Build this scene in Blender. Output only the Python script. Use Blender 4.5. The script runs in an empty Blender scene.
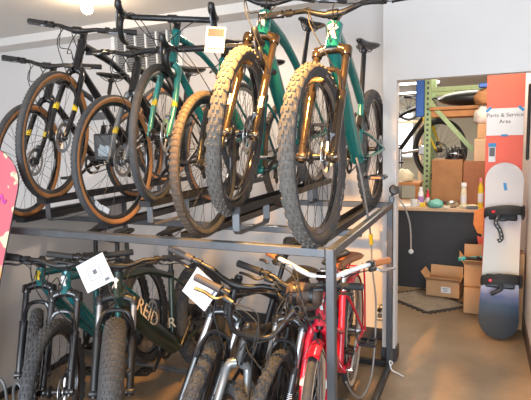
import bpy, math, random
from mathutils import Vector as V, Matrix
random.seed(7)
S = bpy.context.scene
COL = S.collection
R = math.radians
pi = math.pi

# ------------------------------------------------------------------ materials
def nt(name):
    m = bpy.data.materials.new(name); m.use_nodes = True
    t = m.node_tree
    return m, t, t.nodes['Principled BSDF']

def mat(name, col, rough=.5, metal=0, var=.08, scale=30, bump=0, coat=0, spec=.5):
    """a procedural surface: colour with a small noise variation"""
    m, t, b = nt(name)
    tc = t.nodes.new('ShaderNodeTexCoord')
    n = t.nodes.new('ShaderNodeTexNoise'); n.inputs['Scale'].default_value = scale; n.inputs['Detail'].default_value = 4
    r = t.nodes.new('ShaderNodeValToRGB')
    a = [max(0, c * (1 - var)) for c in col]; c2 = [min(1, c * (1 + var)) for c in col]
    r.color_ramp.elements[0].color = (*a, 1); r.color_ramp.elements[1].color = (*c2, 1)
    r.color_ramp.elements[0].position = .3; r.color_ramp.elements[1].position = .7
    t.links.new(tc.outputs['Object'], n.inputs['Vector'])
    t.links.new(n.outputs['Fac'], r.inputs['Fac']); t.links.new(r.outputs['Color'], b.inputs['Base Color'])
    b.inputs['Roughness'].default_value = rough; b.inputs['Metallic'].default_value = metal
    b.inputs['Coat Weight'].default_value = coat; b.inputs['Coat Roughness'].default_value = .12
    b.inputs['Specular IOR Level'].default_value = spec
    if bump:
        bp = t.nodes.new('ShaderNodeBump'); bp.inputs['Strength'].default_value = bump; bp.inputs['Distance'].default_value = .01
        t.links.new(n.outputs['Fac'], bp.inputs['Height']); t.links.new(bp.outputs['Normal'], b.inputs['Normal'])
    return m

def emis(name, col, st):
    m, t, b = nt(name)
    b.inputs['Base Color'].default_value = (*col, 1)
    b.inputs['Emission Color'].default_value = (*col, 1); b.inputs['Emission Strength'].default_value = st
    return m

def board_mat(name, stops, axis=2, noise=.06, nscale=6, spots=None):
    """printed board: colour bands along the board's own length"""
    m, t, b = nt(name)
    tc = t.nodes.new('ShaderNodeTexCoord'); sp = t.nodes.new('ShaderNodeSeparateXYZ')
    n = t.nodes.new('ShaderNodeTexNoise'); n.inputs['Scale'].default_value = nscale; n.inputs['Detail'].default_value = 5
    ad = t.nodes.new('ShaderNodeMath'); ad.operation = 'MULTIPLY_ADD'; ad.inputs[1].default_value = noise * 2; 
    r = t.nodes.new('ShaderNodeValToRGB')
    while len(r.color_ramp.elements) < len(stops): r.color_ramp.elements.new(.5)
    for e, (p, c) in zip(r.color_ramp.elements, stops): e.position = p; e.color = (*c, 1)
    t.links.new(tc.outputs['Object'], n.inputs['Vector']); t.links.new(tc.outputs['Object'], sp.inputs[0])
    t.links.new(n.outputs['Fac'], ad.inputs[0]); t.links.new(sp.outputs[axis], ad.inputs[2])
    sb = t.nodes.new('ShaderNodeMath'); sb.operation = 'SUBTRACT'; sb.inputs[1].default_value = noise
    t.links.new(ad.outputs[0], sb.inputs[0]); t.links.new(sb.outputs[0], r.inputs['Fac'])
    out = r.outputs['Color']
    if spots:
        n2 = t.nodes.new('ShaderNodeTexNoise'); n2.inputs['Scale'].default_value = spots[0]
        r2 = t.nodes.new('ShaderNodeValToRGB'); r2.color_ramp.elements[0].position = spots[2]; r2.color_ramp.elements[1].position = spots[2] + .04
        mx = t.nodes.new('ShaderNodeMix'); mx.data_type = 'RGBA'
        t.links.new(tc.outputs['Object'], n2.inputs['Vector']); t.links.new(n2.outputs['Fac'], r2.inputs['Fac'])
        t.links.new(r2.outputs['Color'], mx.inputs['Factor']); t.links.new(out, mx.inputs['A']); mx.inputs['B'].default_value = (*spots[1], 1)
        out = mx.outputs['Result']
    t.links.new(out, b.inputs['Base Color']); b.inputs['Roughness'].default_value = .6; b.inputs['Specular IOR Level'].default_value = .25
    return m

def floor_mat():
    m, t, b = nt('concrete_floor')
    tc = t.nodes.new('ShaderNodeTexCoord')
    n = t.nodes.new('ShaderNodeTexNoise'); n.inputs['Scale'].default_value = 1.3; n.inputs['Detail'].default_value = 8; n.inputs['Roughness'].default_value = .62
    r = t.nodes.new('ShaderNodeValToRGB')
    r.color_ramp.elements[0].position = .32; r.color_ramp.elements[0].color = (.170, .116, .069, 1)
    r.color_ramp.elements[1].position = .68; r.color_ramp.elements[1].color = (.295, .207, .127, 1)
    t.links.new(tc.outputs['Object'], n.inputs['Vector']); t.links.new(n.outputs['Fac'], r.inputs['Fac'])
    t.links.new(r.outputs['Color'], b.inputs['Base Color'])
    n2 = t.nodes.new('ShaderNodeTexNoise'); n2.inputs['Scale'].default_value = 9
    mr = t.nodes.new('ShaderNodeMapRange'); mr.inputs['To Min'].default_value = .38; mr.inputs['To Max'].default_value = .62
    t.links.new(tc.outputs['Object'], n2.inputs['Vector']); t.links.new(n2.outputs['Fac'], mr.inputs['Value']); t.links.new(mr.outputs[0], b.inputs['Roughness'])
    return m

M = dict(
    wall=mat('painted_wall', (.63, .598, .58), .8, var=.02, scale=3, bump=.03),
    ceil=mat('ceiling_paint', (.68, .65, .62), .85, var=.02, scale=3),
    floor=floor_mat(),
    base=mat('baseboard_brown', (.06, .035, .025), .5),
    basedark=mat('baseboard_dark', (.05, .05, .055), .5),
    steel=mat('rack_grey_steel', (.115, .12, .13), .34, .55, var=.1, scale=12),
    rail=mat('rail_black_steel', (.028, .028, .030), .38, .3, var=.2, scale=14),
    bracket=mat('bracket_steel', (.16, .165, .175), .4, .6),
    black=mat('black_satin', (.014, .014, .015), .38, var=.2),
    blackgloss=mat('black_gloss', (.012, .012, .014), .16, var=.1, coat=.6),
    blackmatt=mat('black_matt', (.02, .02, .021), .7, var=.2),
    rubber=mat('tyre_rubber', (.046, .047, .050), .72, var=.2, scale=40),
    rubberdust=mat('tyre_rubber_grey', (.105, .097, .088), .8, var=.2, scale=50),  # paler, slightly warm grey tread rubber
    rubberbrown=mat('tyre_rubber_brown', (.095, .07, .052), .7, var=.15, scale=40),
    tan=mat('tan_sidewall', (.42, .185, .065), .6, var=.12, scale=20),
    cream=mat('cream_sidewall', (.62, .52, .40), .6, var=.06),
    teal=mat('teal_gloss', (.012, .19, .18), .22, .2, var=.06, coat=.7),
    tealblue=mat('teal_blue_gloss', (.010, .155, .165), .22, .25, var=.06, coat=.7),
    tealpale=mat('teal_pale', (.04, .25, .22), .3, .1, var=.06, coat=.5),
    green=mat('dark_green_satin', (.018, .034, .026), .38, .2, var=.1, coat=.3),
    red=mat('red_gloss', (.62, .012, .035), .25, var=.04, coat=.6),
    grey=mat('grey_paint', (.22, .23, .235), .3, .4, var=.05, coat=.3),
    bronze=mat('dark_gloss_gold_lit', (.075, .052, .032), .2, .65, var=.1, coat=.6),  # dark gloss forks, the warm gold reflection is put into the colour
    chrome=mat('chrome', (.72, .72, .74), .12, 1, var=.03),
    alu=mat('brushed_aluminium', (.55, .55, .56), .3, 1, var=.06),
    darkmetal=mat('dark_metal', (.09, .09, .095), .35, .9, var=.1),
    white=mat('white_paint', (.78, .78, .77), .4, var=.02),
    paper=mat('white_paper', (.70, .70, .71), .7, var=.02),
    print=mat('print_grey', (.13, .13, .14), .7),
    printdark=mat('print_dark', (.05, .05, .055), .6),
    brownleather=mat('brown_leather', (.30, .105, .035), .5, var=.12, bump=.05),
    browngrip=mat('orange_brown_grip', (.55, .19, .06), .5, var=.08),
    darkbrown=mat('dark_brown_canvas', (.075, .045, .03), .6, var=.15),
    gripbrown=mat('grip_grey_brown', (.075, .062, .057), .6),
    yellow=mat('yellow_plastic', (.75, .52, .02), .45),
    orange=mat('orange_plastic', (.80, .25, .03), .4),
    blue=mat('blue_plastic', (.03, .12, .45), .45),
    bluetape=mat('blue_tape', (.04, .24, .50), .6),
    coral=mat('coral_red_paint', (.80, .135, .085), .6, var=.04, scale=5),
    card=mat('cardboard', (.50, .29, .145), .75, var=.08, scale=8),
    carddark=mat('cardboard_brown', (.33, .155, .06), .75, var=.15, scale=8),
    cardpale=mat('cardboard_pale', (.55, .38, .24), .75, var=.06, scale=8),
    counter=mat('counter_black', (.018, .019, .022), .55, var=.15, scale=4),
    wood=mat('orange_wood', (.46, .20, .06), .55, var=.25, scale=6),
    lime=mat('pale_green_steel', (.33, .45, .22), .5, var=.1),
    foam=mat('foam_mat', (.25, .21, .16), .85, var=.15, scale=20),
    foamedge=mat('foam_mat_edge', (.05, .04, .035), .85),
    cable=mat('cable_grey', (.24, .22, .20), .4, var=.1),
    mint=mat('mint_plastic', (.15, .42, .36), .5),
    creamcloth=mat('cream_cloth', (.72, .66, .48), .8),
    pink=mat('pink_plastic', (.80, .22, .25), .5),
    purple=mat('purple_plastic', (.42, .22, .50), .5),
    glassy=mat('clear_plastic_grey', (.40, .42, .42), .25),
    vent=mat('vent_grey', (.36, .35, .34), .6),
)

# ------------------------------------------------------------------ mesh builder
class MB:
    def __init__(s): s.v = []; s.f = []; s.m = []
    def add(s, vs, fs, m=0):
        o = len(s.v); s.v += [V(p) for p in vs]; s.f += [tuple(i + o for i in f) for f in fs]; s.m += [m] * len(fs); return s
    def tube(s, pts, r, n=8, m=0, caps=True, flat=None, closed=False):
        pts = [V(p) for p in pts]; k = len(pts)
        rs = r if isinstance(r, (list, tuple)) else [r] * k
        tg = []
        for i in range(k):
            if closed: d = pts[(i + 1) % k] - pts[i - 1]
            else: d = pts[min(i + 1, k - 1)] - pts[max(i - 1, 0)]
            tg.append(d.normalized() if d.length > 1e-9 else V((0, 0, 1)))
        a = V((0, 0, 1)) if abs(tg[0].z) < .9 else V((1, 0, 0))
        nrm = (a - tg[0] * a.dot(tg[0])).normalized()
        vs = []
        for i in range(k):
            nrm = (nrm - tg[i] * nrm.dot(tg[i])).normalized(); bn = tg[i].cross(nrm)
            for j in range(n):
                t = 2 * pi * j / n; fx = flat if flat else 1
                vs.append(pts[i] + nrm * (math.cos(t) * rs[i]) + bn * (math.sin(t) * rs[i] * fx))
        fs = []
        for i in range(k if closed else k - 1):
            i2 = (i + 1) % k
            for j in range(n):
                fs.append((i * n + j, i * n + (j + 1) % n, i2 * n + (j + 1) % n, i2 * n + j))
        if caps and not closed:
            fs.append(tuple(range(n - 1, -1, -1))); fs.append(tuple((k - 1) * n + j for j in range(n)))
        return s.add(vs, fs, m)
    def box(s, c, d, m=0, rot=None, bev=0):
        c = V(c); x, y, z = [q / 2 for q in d]
        if bev:
            b = min(bev, x * .9, y * .9, z * .9)
            vs = []; 
            for zz, ins in ((-z, b), (-z + b, 0), (z - b, 0), (z, b)):
                xx, yy = x - ins, y - ins
                for px, py in ((-xx + b, -yy), (xx - b, -yy), (xx, -yy + b), (xx, yy - b), (xx - b, yy), (-xx + b, yy), (-xx, yy - b), (-xx, -yy + b)):
                    vs.append(V((px, py, zz)))
            fs = [tuple(range(7, -1, -1)), tuple(range(24, 32))]
            for i in range(3):
                for j in range(8): fs.append((i * 8 + j, i * 8 + (j + 1) % 8, i * 8 + 8 + (j + 1) % 8, i * 8 + 8 + j))
        else:
            vs = [V((i * x, j * y, k * z)) for i in (-1, 1) for j in (-1, 1) for k in (-1, 1)]
            fs = [(0, 1, 3, 2), (4, 6, 7, 5), (0, 4, 5, 1), (2, 3, 7, 6), (0, 2, 6, 4), (1, 5, 7, 3)]
        if rot: vs = [rot @ v for v in vs]
        return s.add([v + c for v in vs], fs, m)
    def bar(s, p, q, w, h, m=0, up=(0, 0, 1)):
        p, q = V(p), V(q); d = (q - p); L = d.length; d.normalize()
        u = V(up); x = d.cross(u).normalized(); u = x.cross(d)
        rot = Matrix((x, d, u)).transposed()
        return s.box((p + q) / 2, (w, L, h), m, rot)
    def lathe(s, c, ax, prof, n=24, m=0, mats=None, closed=False):
        """prof: (radius, distance along ax)"""
        c, ax = V(c), V(ax).normalized()
        a = V((0, 0, 1)) if abs(ax.z) < .9 else V((1, 0, 0))
        u = (a - ax * a.dot(ax)).normalized(); w = ax.cross(u); k = len(prof); vs = []
        for i in range(n):
            t = 2 * pi * i / n; e = u * math.cos(t) + w * math.sin(t)
            for r, h in prof: vs.append(c + e * r + ax * h)
        for j in range(k if closed else k - 1):
            fs = []
            j2 = (j + 1) % k
            for i in range(n):
                i2 = (i + 1) % n
                fs.append((i * k + j, i2 * k + j, i2 * k + j2, i * k + j2))
            o = len(s.v)
            if j == 0: s.v += vs; base = o
            s.f += [tuple(q + base for q in f) for f in fs]; s.m += [mats[j] if mats else m] * n
        return s
    def ball(s, c, r, m=0, n=12, k=8, sc=(1, 1, 1)):
        prof = [(max(1e-4, math.sin(pi * i / k)) * r, -math.cos(pi * i / k) * r) for i in range(k + 1)]
        t = MB().lathe((0, 0, 0), (0, 0, 1), prof, n)
        return s.add([V((v.x * sc[0], v.y * sc[1], v.z * sc[2])) + V(c) for v in t.v], t.f, m)
    def prism(s, pts, p0, ex, ey, th, m=0):
        """outline pts in plane p0+x*ex+y*ey, extruded by th along the normal"""
        ex, ey, p0 = V(ex).normalized(), V(ey).normalized(), V(p0); nn = ex.cross(ey) * th; k = len(pts)
        vs = [p0 + ex * a + ey * b for a, b in pts]; vs += [v + nn for v in vs]
        fs = [tuple(range(k - 1, -1, -1)), tuple(range(k, 2 * k))] + [(i, (i + 1) % k, k + (i + 1) % k, k + i) for i in range(k)]
        return s.add(vs, fs, m)
    def xf(s, fn): s.v = [V(fn(v)) for v in s.v]; return s
    def build(s, name, mats, parent=None, sharp=40, loc=None):
        me = bpy.data.meshes.new(name)
        me.from_pydata([tuple(v) for v in s.v], [], s.f)
        if not isinstance(mats, (list, tuple)): mats = [mats]
        for m in mats: me.materials.append(m)
        me.polygons.foreach_set('material_index', s.m)
        me.polygons.foreach_set('use_smooth', [True] * len(s.f))
        me.update(); me.set_sharp_from_angle(angle=R(sharp))
        return obj(name, me, parent, loc)

def obj(name, me, parent=None, loc=None):
    o = bpy.data.objects.new(name, me); COL.objects.link(o)
    if parent: o.parent = parent
    if loc is not None: o.location = loc
    return o

def tag(o, label, cat, group=None):
    o['label'] = label; o['category'] = cat
    if group: o['group'] = group
    return o

def thing(name, label, cat, loc=(0, 0, 0), rot=(0, 0, 0), group=None):
    o = obj(name, None); o.location = loc; o.rotation_euler = rot; o.empty_display_size = .1
    return tag(o, label, cat, group)

def struct(o): o['kind'] = 'structure'; return o

def text_faces(body, size, p0, ex, ey, th=.0006, fn=None):
    """lettering as a mesh: centred at p0, reading along ex, up along ey"""
    cu = bpy.data.curves.new('lettering', 'FONT'); cu.body = body; cu.size = size; cu.align_x = 'CENTER'; cu.align_y = 'CENTER'
    cu.extrude = th; cu.resolution_u = 3
    ob = bpy.data.objects.new('lettering', cu); COL.objects.link(ob)
    dg = bpy.context.evaluated_depsgraph_get(); dg.update()
    me = bpy.data.meshes.new_from_object(ob.evaluated_get(dg))
    COL.objects.unlink(ob); bpy.data.objects.remove(ob); bpy.data.curves.remove(cu)
    ex, ey, p0 = V(ex).normalized(), V(ey).normalized(), V(p0); nn = ex.cross(ey)
    vs = [fn(v.co) if fn else p0 + ex * v.co.x + ey * v.co.y + nn * v.co.z for v in me.vertices]
    fs = [tuple(p.vertices) for p in me.polygons]
    bpy.data.meshes.remove(me)
    return vs, fs

def smoothpath(pts, k=6):
    pts = [V(p) for p in pts]; out = []
    P = [pts[0]] + pts + [pts[-1]]
    for i in range(1, len(P) - 2):
        a, b, c, d = P[i - 1:i + 3]
        for j in range(k):
            t = j / k
            out.append(.5 * ((2 * b) + (c - a) * t + (2 * a - 5 * b + 4 * c - d) * t * t + (3 * b - a - 3 * c + d) * t ** 3))
    out.append(pts[-1]); return out

# ------------------------------------------------------------------ bicycle wheel meshes (axle along x, centre at origin)
CACHE = {}
def wheel_meshes(D, w, tread, side, knob, spokes, rimcol, deep, rotor, cass):
    key = (D, w, tread, side, knob, spokes, rimcol, deep, rotor, cass)
    if key in CACHE: return CACHE[key]
    Ro = D / 2; rr = Ro - w * .92; rw = w * .52; N = 64
    b = MB()
    b.lathe((0, 0, 0), (1, 0, 0), [(rr, -rw / 2), (rr + .004, -rw / 2), (rr + .002, 0), (rr + .004, rw / 2), (rr, rw / 2), (rr - deep, rw * .28), (rr - deep - .003, 0), (rr - deep, -rw * .28)], N, 0, closed=True)
    hw = .05 if not cass else .062
    b.lathe((0, 0, 0), (1, 0, 0), [(.006, -hw - .014), (.009, -hw - .012), (.012, -hw), (.030, -hw * .62), (.030, -hw * .5), (.014, -hw * .3), (.013, hw * .3), (.030, hw * .5), (.030, hw * .62), (.012, hw), (.009, hw + .012), (.006, hw + .014)], 14, 1)
    rim = b
    # tyre
    b = MB(); prof = []; mm = []; ht = Ro - rr; K = 14
    for i in range(K + 1):
        ph = pi * (i / K) - pi / 2           # -90..90
        x = math.sin(ph) * w / 2; r = rr + ht * .46 + math.cos(ph) * ht * .54
        prof.append((r, x))
        if i < K: mm.append(0 if abs(pi * (i + .5) / K - pi / 2) < 1.02 else 1)
    prof = [(rr + .001, -rw / 2)] + prof + [(rr + .001, rw / 2)]; mm = [1] + mm + [1]
    b.lathe((0, 0, 0), (1, 0, 0), prof, N, mats=mm)
    rc = rr + ht * .46
    def kn(th, ph, dt, dx, h):
        c = V((math.sin(ph) * w / 2, 0, rc + math.cos(ph) * ht * .54))
        out = V((math.sin(ph), 0, math.cos(ph))); lat = V((math.cos(ph), 0, -math.sin(ph)))
        rot = Matrix((lat, V((0, 1, 0)), out)).transposed()
        rx = Matrix.Rotation(th, 3, 'X')
        t = MB().box((0, 0, 0), (dx, dt, h)); t.v = [V((v.x * (.82 if v.z > 0 else 1), v.y * (.82 if v.z > 0 else 1), v.z)) for v in t.v]
        b.add([rx @ (rot @ v + c + out * h * .3) for v in t.v], t.f, 0)
    if knob == 'mtb':
        n = int(D * 124 * .055 / max(w, .05)) if w < .08 else 72; n += n % 2
        for i in range(n):
            t = 2 * pi * i / n; h = 2 * pi * .5 / n; st = D * pi / n
            if i % 2: kn(t, -.26, st * .6, w * .19, .0045); kn(t, .26, st * .6, w * .19, .0045)
            else: kn(t, 0, st * .55, w * .2, .0045); kn(t, .58, st * .55, w * .15, .0045); kn(t, -.58, st * .55, w * .15, .0045)
            kn(t + h * (i % 2), .95, st * .66, w * .17, .0055); kn(t + h * (i % 2), -.95, st * .66, w * .17, .0055)
    elif knob == 'fine':
        n = 80
        for i in range(n):
            t = 2 * pi * i / n; st = D * pi / n
            for q in ((-.7, -.35, 0, .35, .7) if i % 2 else (-.52, -.17, .17, .52, .88, -.88)): kn(t, q, st * .5, w * .11, .004)
    elif knob == 'file':
        n = 110
        for i in range(n):
            t = 2 * pi * i / n; st = D * pi / n
            for q in (.62, -.62): kn(t, q, st * .55, w * .16, .003)
    tyre = b
    b = MB()
    for i in range(spokes):
        t = 2 * pi * (i + .5) / spokes; sgn = 1 if i % 2 else -1
        off = (1 if (i // 2) % 2 else -1) * .42
        p = V((sgn * hw * .56, math.sin(t + off) * .028, math.cos(t + off) * .028))
        q = V((sgn * .003, math.sin(t) * (rr - deep), math.cos(t) * (rr - deep)))
        b.tube([p, q], .00125, 4, 0, caps=False)
    # valve
    b.tube([(0, 0, rr - deep), (0, 0, rr - deep - .035)], .003, 5, 0)
    spk = b
    rot = None
    if rotor:
        rot = MB(); x = hw * .82
        rot.lathe((x, 0, 0), (1, 0, 0), [(.064, -.001), (.085, -.001), (.085, .001), (.064, .001)], 32, closed=True)
        for i in range(6):
            t = 2 * pi * i / 6; rot.bar((x, math.sin(t) * .02, math.cos(t) * .02), (x, math.sin(t + .35) * .066, math.cos(t + .35) * .066), .002, .008, up=(1, 0, 0))
        rot.lathe((x, 0, 0), (1, 0, 0), [(.012, -.001), (.026, -.001), (.026, .001), (.012, .001)], 16, closed=True)
    cs = None
    if cass:
        cs = MB()
        for i in range(8):
            r_ = .062 - i * .0052; x = -hw * .55 - i * .0042
            pr = []
            cs.lathe((x, 0, 0), (1, 0, 0), [(.013, -.0008), (r_, -.0008), (r_, .0008), (.013, .0008)], 24, closed=True)
    CACHE[key] = (rim, tyre, spk, rot, cs)
    return CACHE[key]

MESHC = {}
def cached(key, mb, name, mats):
    if key not in MESHC:
        o = mb.build(name, mats); MESHC[key] = o.data; bpy.data.objects.remove(o)
    return MESHC[key]

def add_wheel(root, name, mtx, D, w, tread='rubber', side='rubber', knob=None, spokes=28, rimcol='blackgloss', deep=.018, rotor=True, cass=False, hub='black', mark=None):
    key = (D, w, tread, side, knob, spokes, rimcol, deep, rotor, cass)
    rim, tyre, spk, rot, cs = wheel_meshes(*key)
    o = obj(name, cached(('rim', hub) + key, rim, 'wheel_rim', [M[rimcol], M[hub]]), root); o.matrix_local = mtx
    t = obj('tyre', cached(('t',) + key, tyre, 'tyre', [M[tread], M[side]]), o)
    if side != 'rubber' and side != tread: t['label'] = {'tan': 'tan-walled tyre', 'cream': 'cream-walled tyre'}.get(side, 'tyre')
    obj('spokes', cached(('s',) + key, spk, 'spokes', [M['alu'] if rimcol == 'alu' else M['darkmetal']]), o)
    if rot: obj('brake_rotor', cached(('r',) + key, rot, 'brake_rotor', [M['alu']]), o)
    if cs: obj('cassette', cached(('c',) + key, cs, 'cassette', [M['darkmetal']]), o)
    if mark:
        Ro = D / 2; rc = Ro - w * .62
        for a0 in mark[1]:
            b = MB()
            def fn(c, a0=a0):
                th = a0 - c.x / rc; r = rc + c.y
                return V((w * .47 + .0015 - abs(c.y) * .25, math.sin(th) * r, math.cos(th) * r))
            vs, fs = text_faces(mark[0], w * .42, (0, 0, 0), (1, 0, 0), (0, 1, 0), fn=fn)
            b.add(vs, fs); b.build('tyre_lettering', M['white'], o)
    return o

# ------------------------------------------------------------------ bicycle
def bike(label, group, x, y, z, yaw=0, lean=0, steer=0, D=.735, w=.058, wr=None, wb=1.15, ha=67, sa=74, off=.045, fl=None, htl=.12, drop=.05, cs=.435,
         stl=.42, sad=.94, fork='susp', frame='teal', forkcol='black', upper='darkmetal', bar='flat', barw=.74, rise=.02, stem=.055, spacer=.02,
         tread='rubber', side='rubber', knob='fine', rimcol='blackgloss', spokes=28, dt=.028, tt=.019, grip='blackmatt', saddle='black', barcol='black',
         crank=35, badge=None, word=None, emblem=None, fender=None, step=False, rotor=True, forklet=None, tmark=None, deep=.018, cables=True, shock=False,
         fw2=None, post='black', forktip=None, rack=False, kick=False, stemcol='black', hubcol='black', name='bicycle', cat='bicycle', lever=True, Dr=None, htr=1.0, lxo=None, ftr=(-12, 80), sadw=1.0, reflector=False):
    root = thing(name, label, cat, (x, y, z), (0, R(lean), R(yaw)), group)
    Rr = D / 2; a = R(ha); u = V((0, math.cos(a), math.sin(a)))
    F = V((0, 0, Rr)); A = F + V((0, math.sin(a), -math.cos(a))) * off
    if fl is None: fl = Rr + (.112 if fork == 'susp' else .045)
    crown = A + u * fl; htb = crown + u * .014; htt = htb + u * htl; stb = htt + u * (spacer + .022)
    rotm = Matrix.Rotation(R(steer), 4, u)
    ST = Matrix.Translation(A) @ rotm @ Matrix.Translation(-A)
    sx = lambda v: ST @ V(v)
    Dr = Dr or D; RA = V((0, wb, Dr / 2)); BB = V((0, wb - math.sqrt(cs * cs - drop * drop), Rr - drop))
    sd = V((0, math.cos(R(sa)), math.sin(R(sa)))); stt = BB + sd * stl
    FM = M[frame]
    lx = lxo or max(.056, w * .6 + .03) if fork == 'susp' else w * .5 + .024
    # frame
    b = MB()
    b.tube([htb, htb + u * .01, htb + u * htl * .5, htt - u * .01, htt], [q * htr for q in (.028, .0265, .024, .0255, .027)], 12)
    rx = max(.06, w * .5 + .03)
    if step:
        p0 = htb + u * htl * .25
        b.tube(smoothpath([p0, (p0 + BB) / 2 + V((0, .03, -.06)), BB + V((0, -.02, .01))]), dt, 10)
        p1 = htb + u * htl * .75; q1 = BB + sd * stl * .45
        b.tube(smoothpath([p1, (p1 + q1) / 2 + V((0, .03, -.08)), q1]), tt, 10)
    else:
        p0 = htb + u * .03
        mid = (p0 + BB) / 2 + (V((0, -.02, -.015)) if fork == 'susp' else V((0, 0, 0)))
        b.tube(smoothpath([p0, mid, BB], 4), [dt * .92] * 3 + [dt * 1.06] * 3 + [dt * 1.05] * 3, 12)
        b.tube(smoothpath([htt - u * .025, (htt + stt) / 2 + V((0, 0, .004)), stt - sd * .03], 4), [tt * 1.15] * 4 + [tt] * 5, 10)
    b.tube([BB, stt], [.020, .0185], 10)
    b.lathe(BB, (1, 0, 0), [(.022, -.037), (.022, .037)], 14)
    for s in (-1, 1):
        b.tube(smoothpath([BB + V((s * .03, .02, 0)), BB + V((s * rx * .8, .14, .012)), RA + V((s * (rx + .006), -.01, 0))], 3), [.013] * 3 + [.011] * 3 + [.009], 8)
        sp = stt - sd * (.05 if not shock else stl * .55)
        b.tube(smoothpath([sp + V((s * .016, .012, 0)), (sp * .72 + RA * .28) + V((s * rx * .72, 0, 0)), RA + V((s * (rx + .006), 0, .008))], 3), .0085, 8)
        b.box(RA + V((s * (rx + .006), -.005, 0)), (.006, .03, .03))
    fr = b.build('frame', FM, root)
    if badge:
        vs, fs = [], []
        n0 = V((0, -math.sin(a), math.cos(a))); c = htb + u * htl * .55 + n0 * .0275 * htr
        bd = MB()
        pts = [(-.013, .024), (.006, .026), (.016, .014), (.008, .002), (.014, -.022), (.003, -.02), (-.003, -.004), (-.012, -.022), (-.015, -.004), (-.004, .006), (-.014, .01)]
        bd.prism(pts, c, (1, 0, 0), u, .0015)
        bd.xf(lambda v: c + (v - c) * htr * 1.15); bd.xf(lambda v: V((v.x, v.y, v.z)) - n0 * (v.x ** 2) * 16)
        bd.build('head_badge', M[badge], fr)
    if word:
        b2 = MB()
        dd = (BB - p0).normalized(); pos = p0.lerp(BB, word[2]); up = V((1, 0, 0)).cross(dd)
        vs, fs = text_faces(word[0], word[1], pos + V((dt * 1.03, 0, 0)), dd, up, .001); b2.add(vs, fs)
        ln = b2.build('frame_lettering', M[word[3]], fr); ln['label'] = 'pale lettering on the down tube'
    if emblem:
        b2 = MB(); c = BB + sd * emblem[2] + V((0, -.0205, 0)) + V((.008, 0, 0))
        vs, fs = text_faces(emblem[0], emblem[1], c, (1, .35, 0), sd, .001); b2.add(vs, fs)
        b2.build('seat_tube_emblem', M[emblem[3]], fr)
    if shock:
        b2 = MB(); s0 = stt - sd * .12 + V((0, -.02, 0)); s1 = BB + V((0, -.05, .12))
        b2.tube([s0, s0.lerp(s1, .5)], .022, 10); b2.tube([s0.lerp(s1, .5), s1], .013, 10, 1)
        for s in (-1, 1): b2.bar(stt - sd * .10 + V((s * .03, 0, 0)), stt - sd * .2 + V((s * .03, .13, .02)), .008, .03)
        b2.build('rear_shock', [M['black'], M['darkmetal']], root)
    # fork
    b = MB(); ld = (crown - F).normalized(); cl = (crown - F).length
    if fork == 'susp':
        mdist = Rr * .82; ad = Rr + .026
        for s in (-1, 1):
            o = V((s * lx, 0, 0))
            b.tube([F + o + ld * (mdist - .03), crown + o + ld * .006], .0165, 10, 1)
            b.tube([F + o - ld * .022, F + o + ld * .02, F + o + ld * mdist * .6, F + o + ld * (mdist - .02), F + o + ld * mdist], [.014, .018, .0195, .0215, .0225], 12, 0)
            b.lathe(crown + o - ld * .02, ld, [(.001, -.003), (.022, -.003), (.024, .004), (.024, .034), (.02, .042), (.001, .042)], 14, 0)
            b.lathe(F + o, (1, 0, 0), [(.001, -.024), (.017, -.022), (.02, -.014), (.02, .014), (.017, .022), (.001, .024)], 12, 0)
        fwd = V((0, -ld.z, ld.y))
        arch = [F + V((s * xx, 0, 0)) + ld * dd + fwd * .012 for s, xx, dd in ((-1, lx, mdist - .03), (-1, lx * .96, mdist + .03), (-1, lx * .72, ad - .005), (-1, lx * .3, ad + .012), (1, lx * .3, ad + .012), (1, lx * .72, ad - .005), (1, lx * .96, mdist + .03), (1, lx, mdist - .03))]
        b.tube(smoothpath(arch, 4), .0115, 8, 0)
        cr = [crown + V((s * lx * q, 0, 0)) + ld * zz for s, q, zz in ((-1, 1, 0), (-1, .75, .012), (-1, .35, .022), (1, .35, .022), (1, .75, .012), (1, 1, 0))]
        b.tube(cr, [.022, .023, .024, .024, .023, .022], 10, 0)
    else:
        cx = lx
        for s in (-1, 1):
            b.tube(smoothpath([crown + V((s * .012, 0, .006)), crown + V((s * cx * .85, 0, -.012)) , F.lerp(crown, .78) + V((s * (cx + .003), 0, 0)), F.lerp(crown, .4) + V((s * (cx + .012), .004, 0)), F + V((s * (.048), -.0, 0))], 4),
                   [.02] * 4 + [.0175] * 4 + [.0165] * 4 + [.013] * 4 + [.010], 10, 0)
            b.lathe(F + V((s * .048, 0, 0)), (1, 0, 0), [(.001, -.006), (.015, -.006), (.015, .006), (.001, .006)], 10, 0)
    b.tube([crown, htt + u * (spacer + .05)], .0145, 10, 2)
    b.tube([htt, htt + u * (spacer + .001)], .02, 12, 2)
    b.xf(sx)
    fk = b.build('fork', [M[forkcol], M[upper], M['black']], root)
    if forklet:
        for s in (1, -1):
            b2 = MB()
            c0 = F + V((s * lx, 0, 0)) + ld * (Rr * .45) + V((0, -.0215, 0)) + V((s * .006, 0, 0))
            vs, fs = text_faces(forklet, .030, c0, ld, V((-1, 0, 0)), .001); b2.add(vs, fs)
            b2.xf(sx); b2.build('fork_lettering', M['white'], fk)
    if forktip:
        for s in (-1, 1):
            b2 = MB()
            b2.tube([F.lerp(crown, .40) + V((s * (lx + .012), .004, 0)), F.lerp(crown, .50) + V((s * (lx + .010), .003, 0))], .0152, 10)
            b2.xf(sx); b2.build('fork_decal', M[forktip], fk)['label'] = 'yellow decal on the fork leg'
    # brake calliper on fork
    if rotor:
        b2 = MB(); b2.box(F + V((lx * .86, .045, .075)), (.03, .04, .05), bev=.006); b2.xf(sx); b2.build('brake_calliper', M['darkmetal'], fk)
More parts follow.
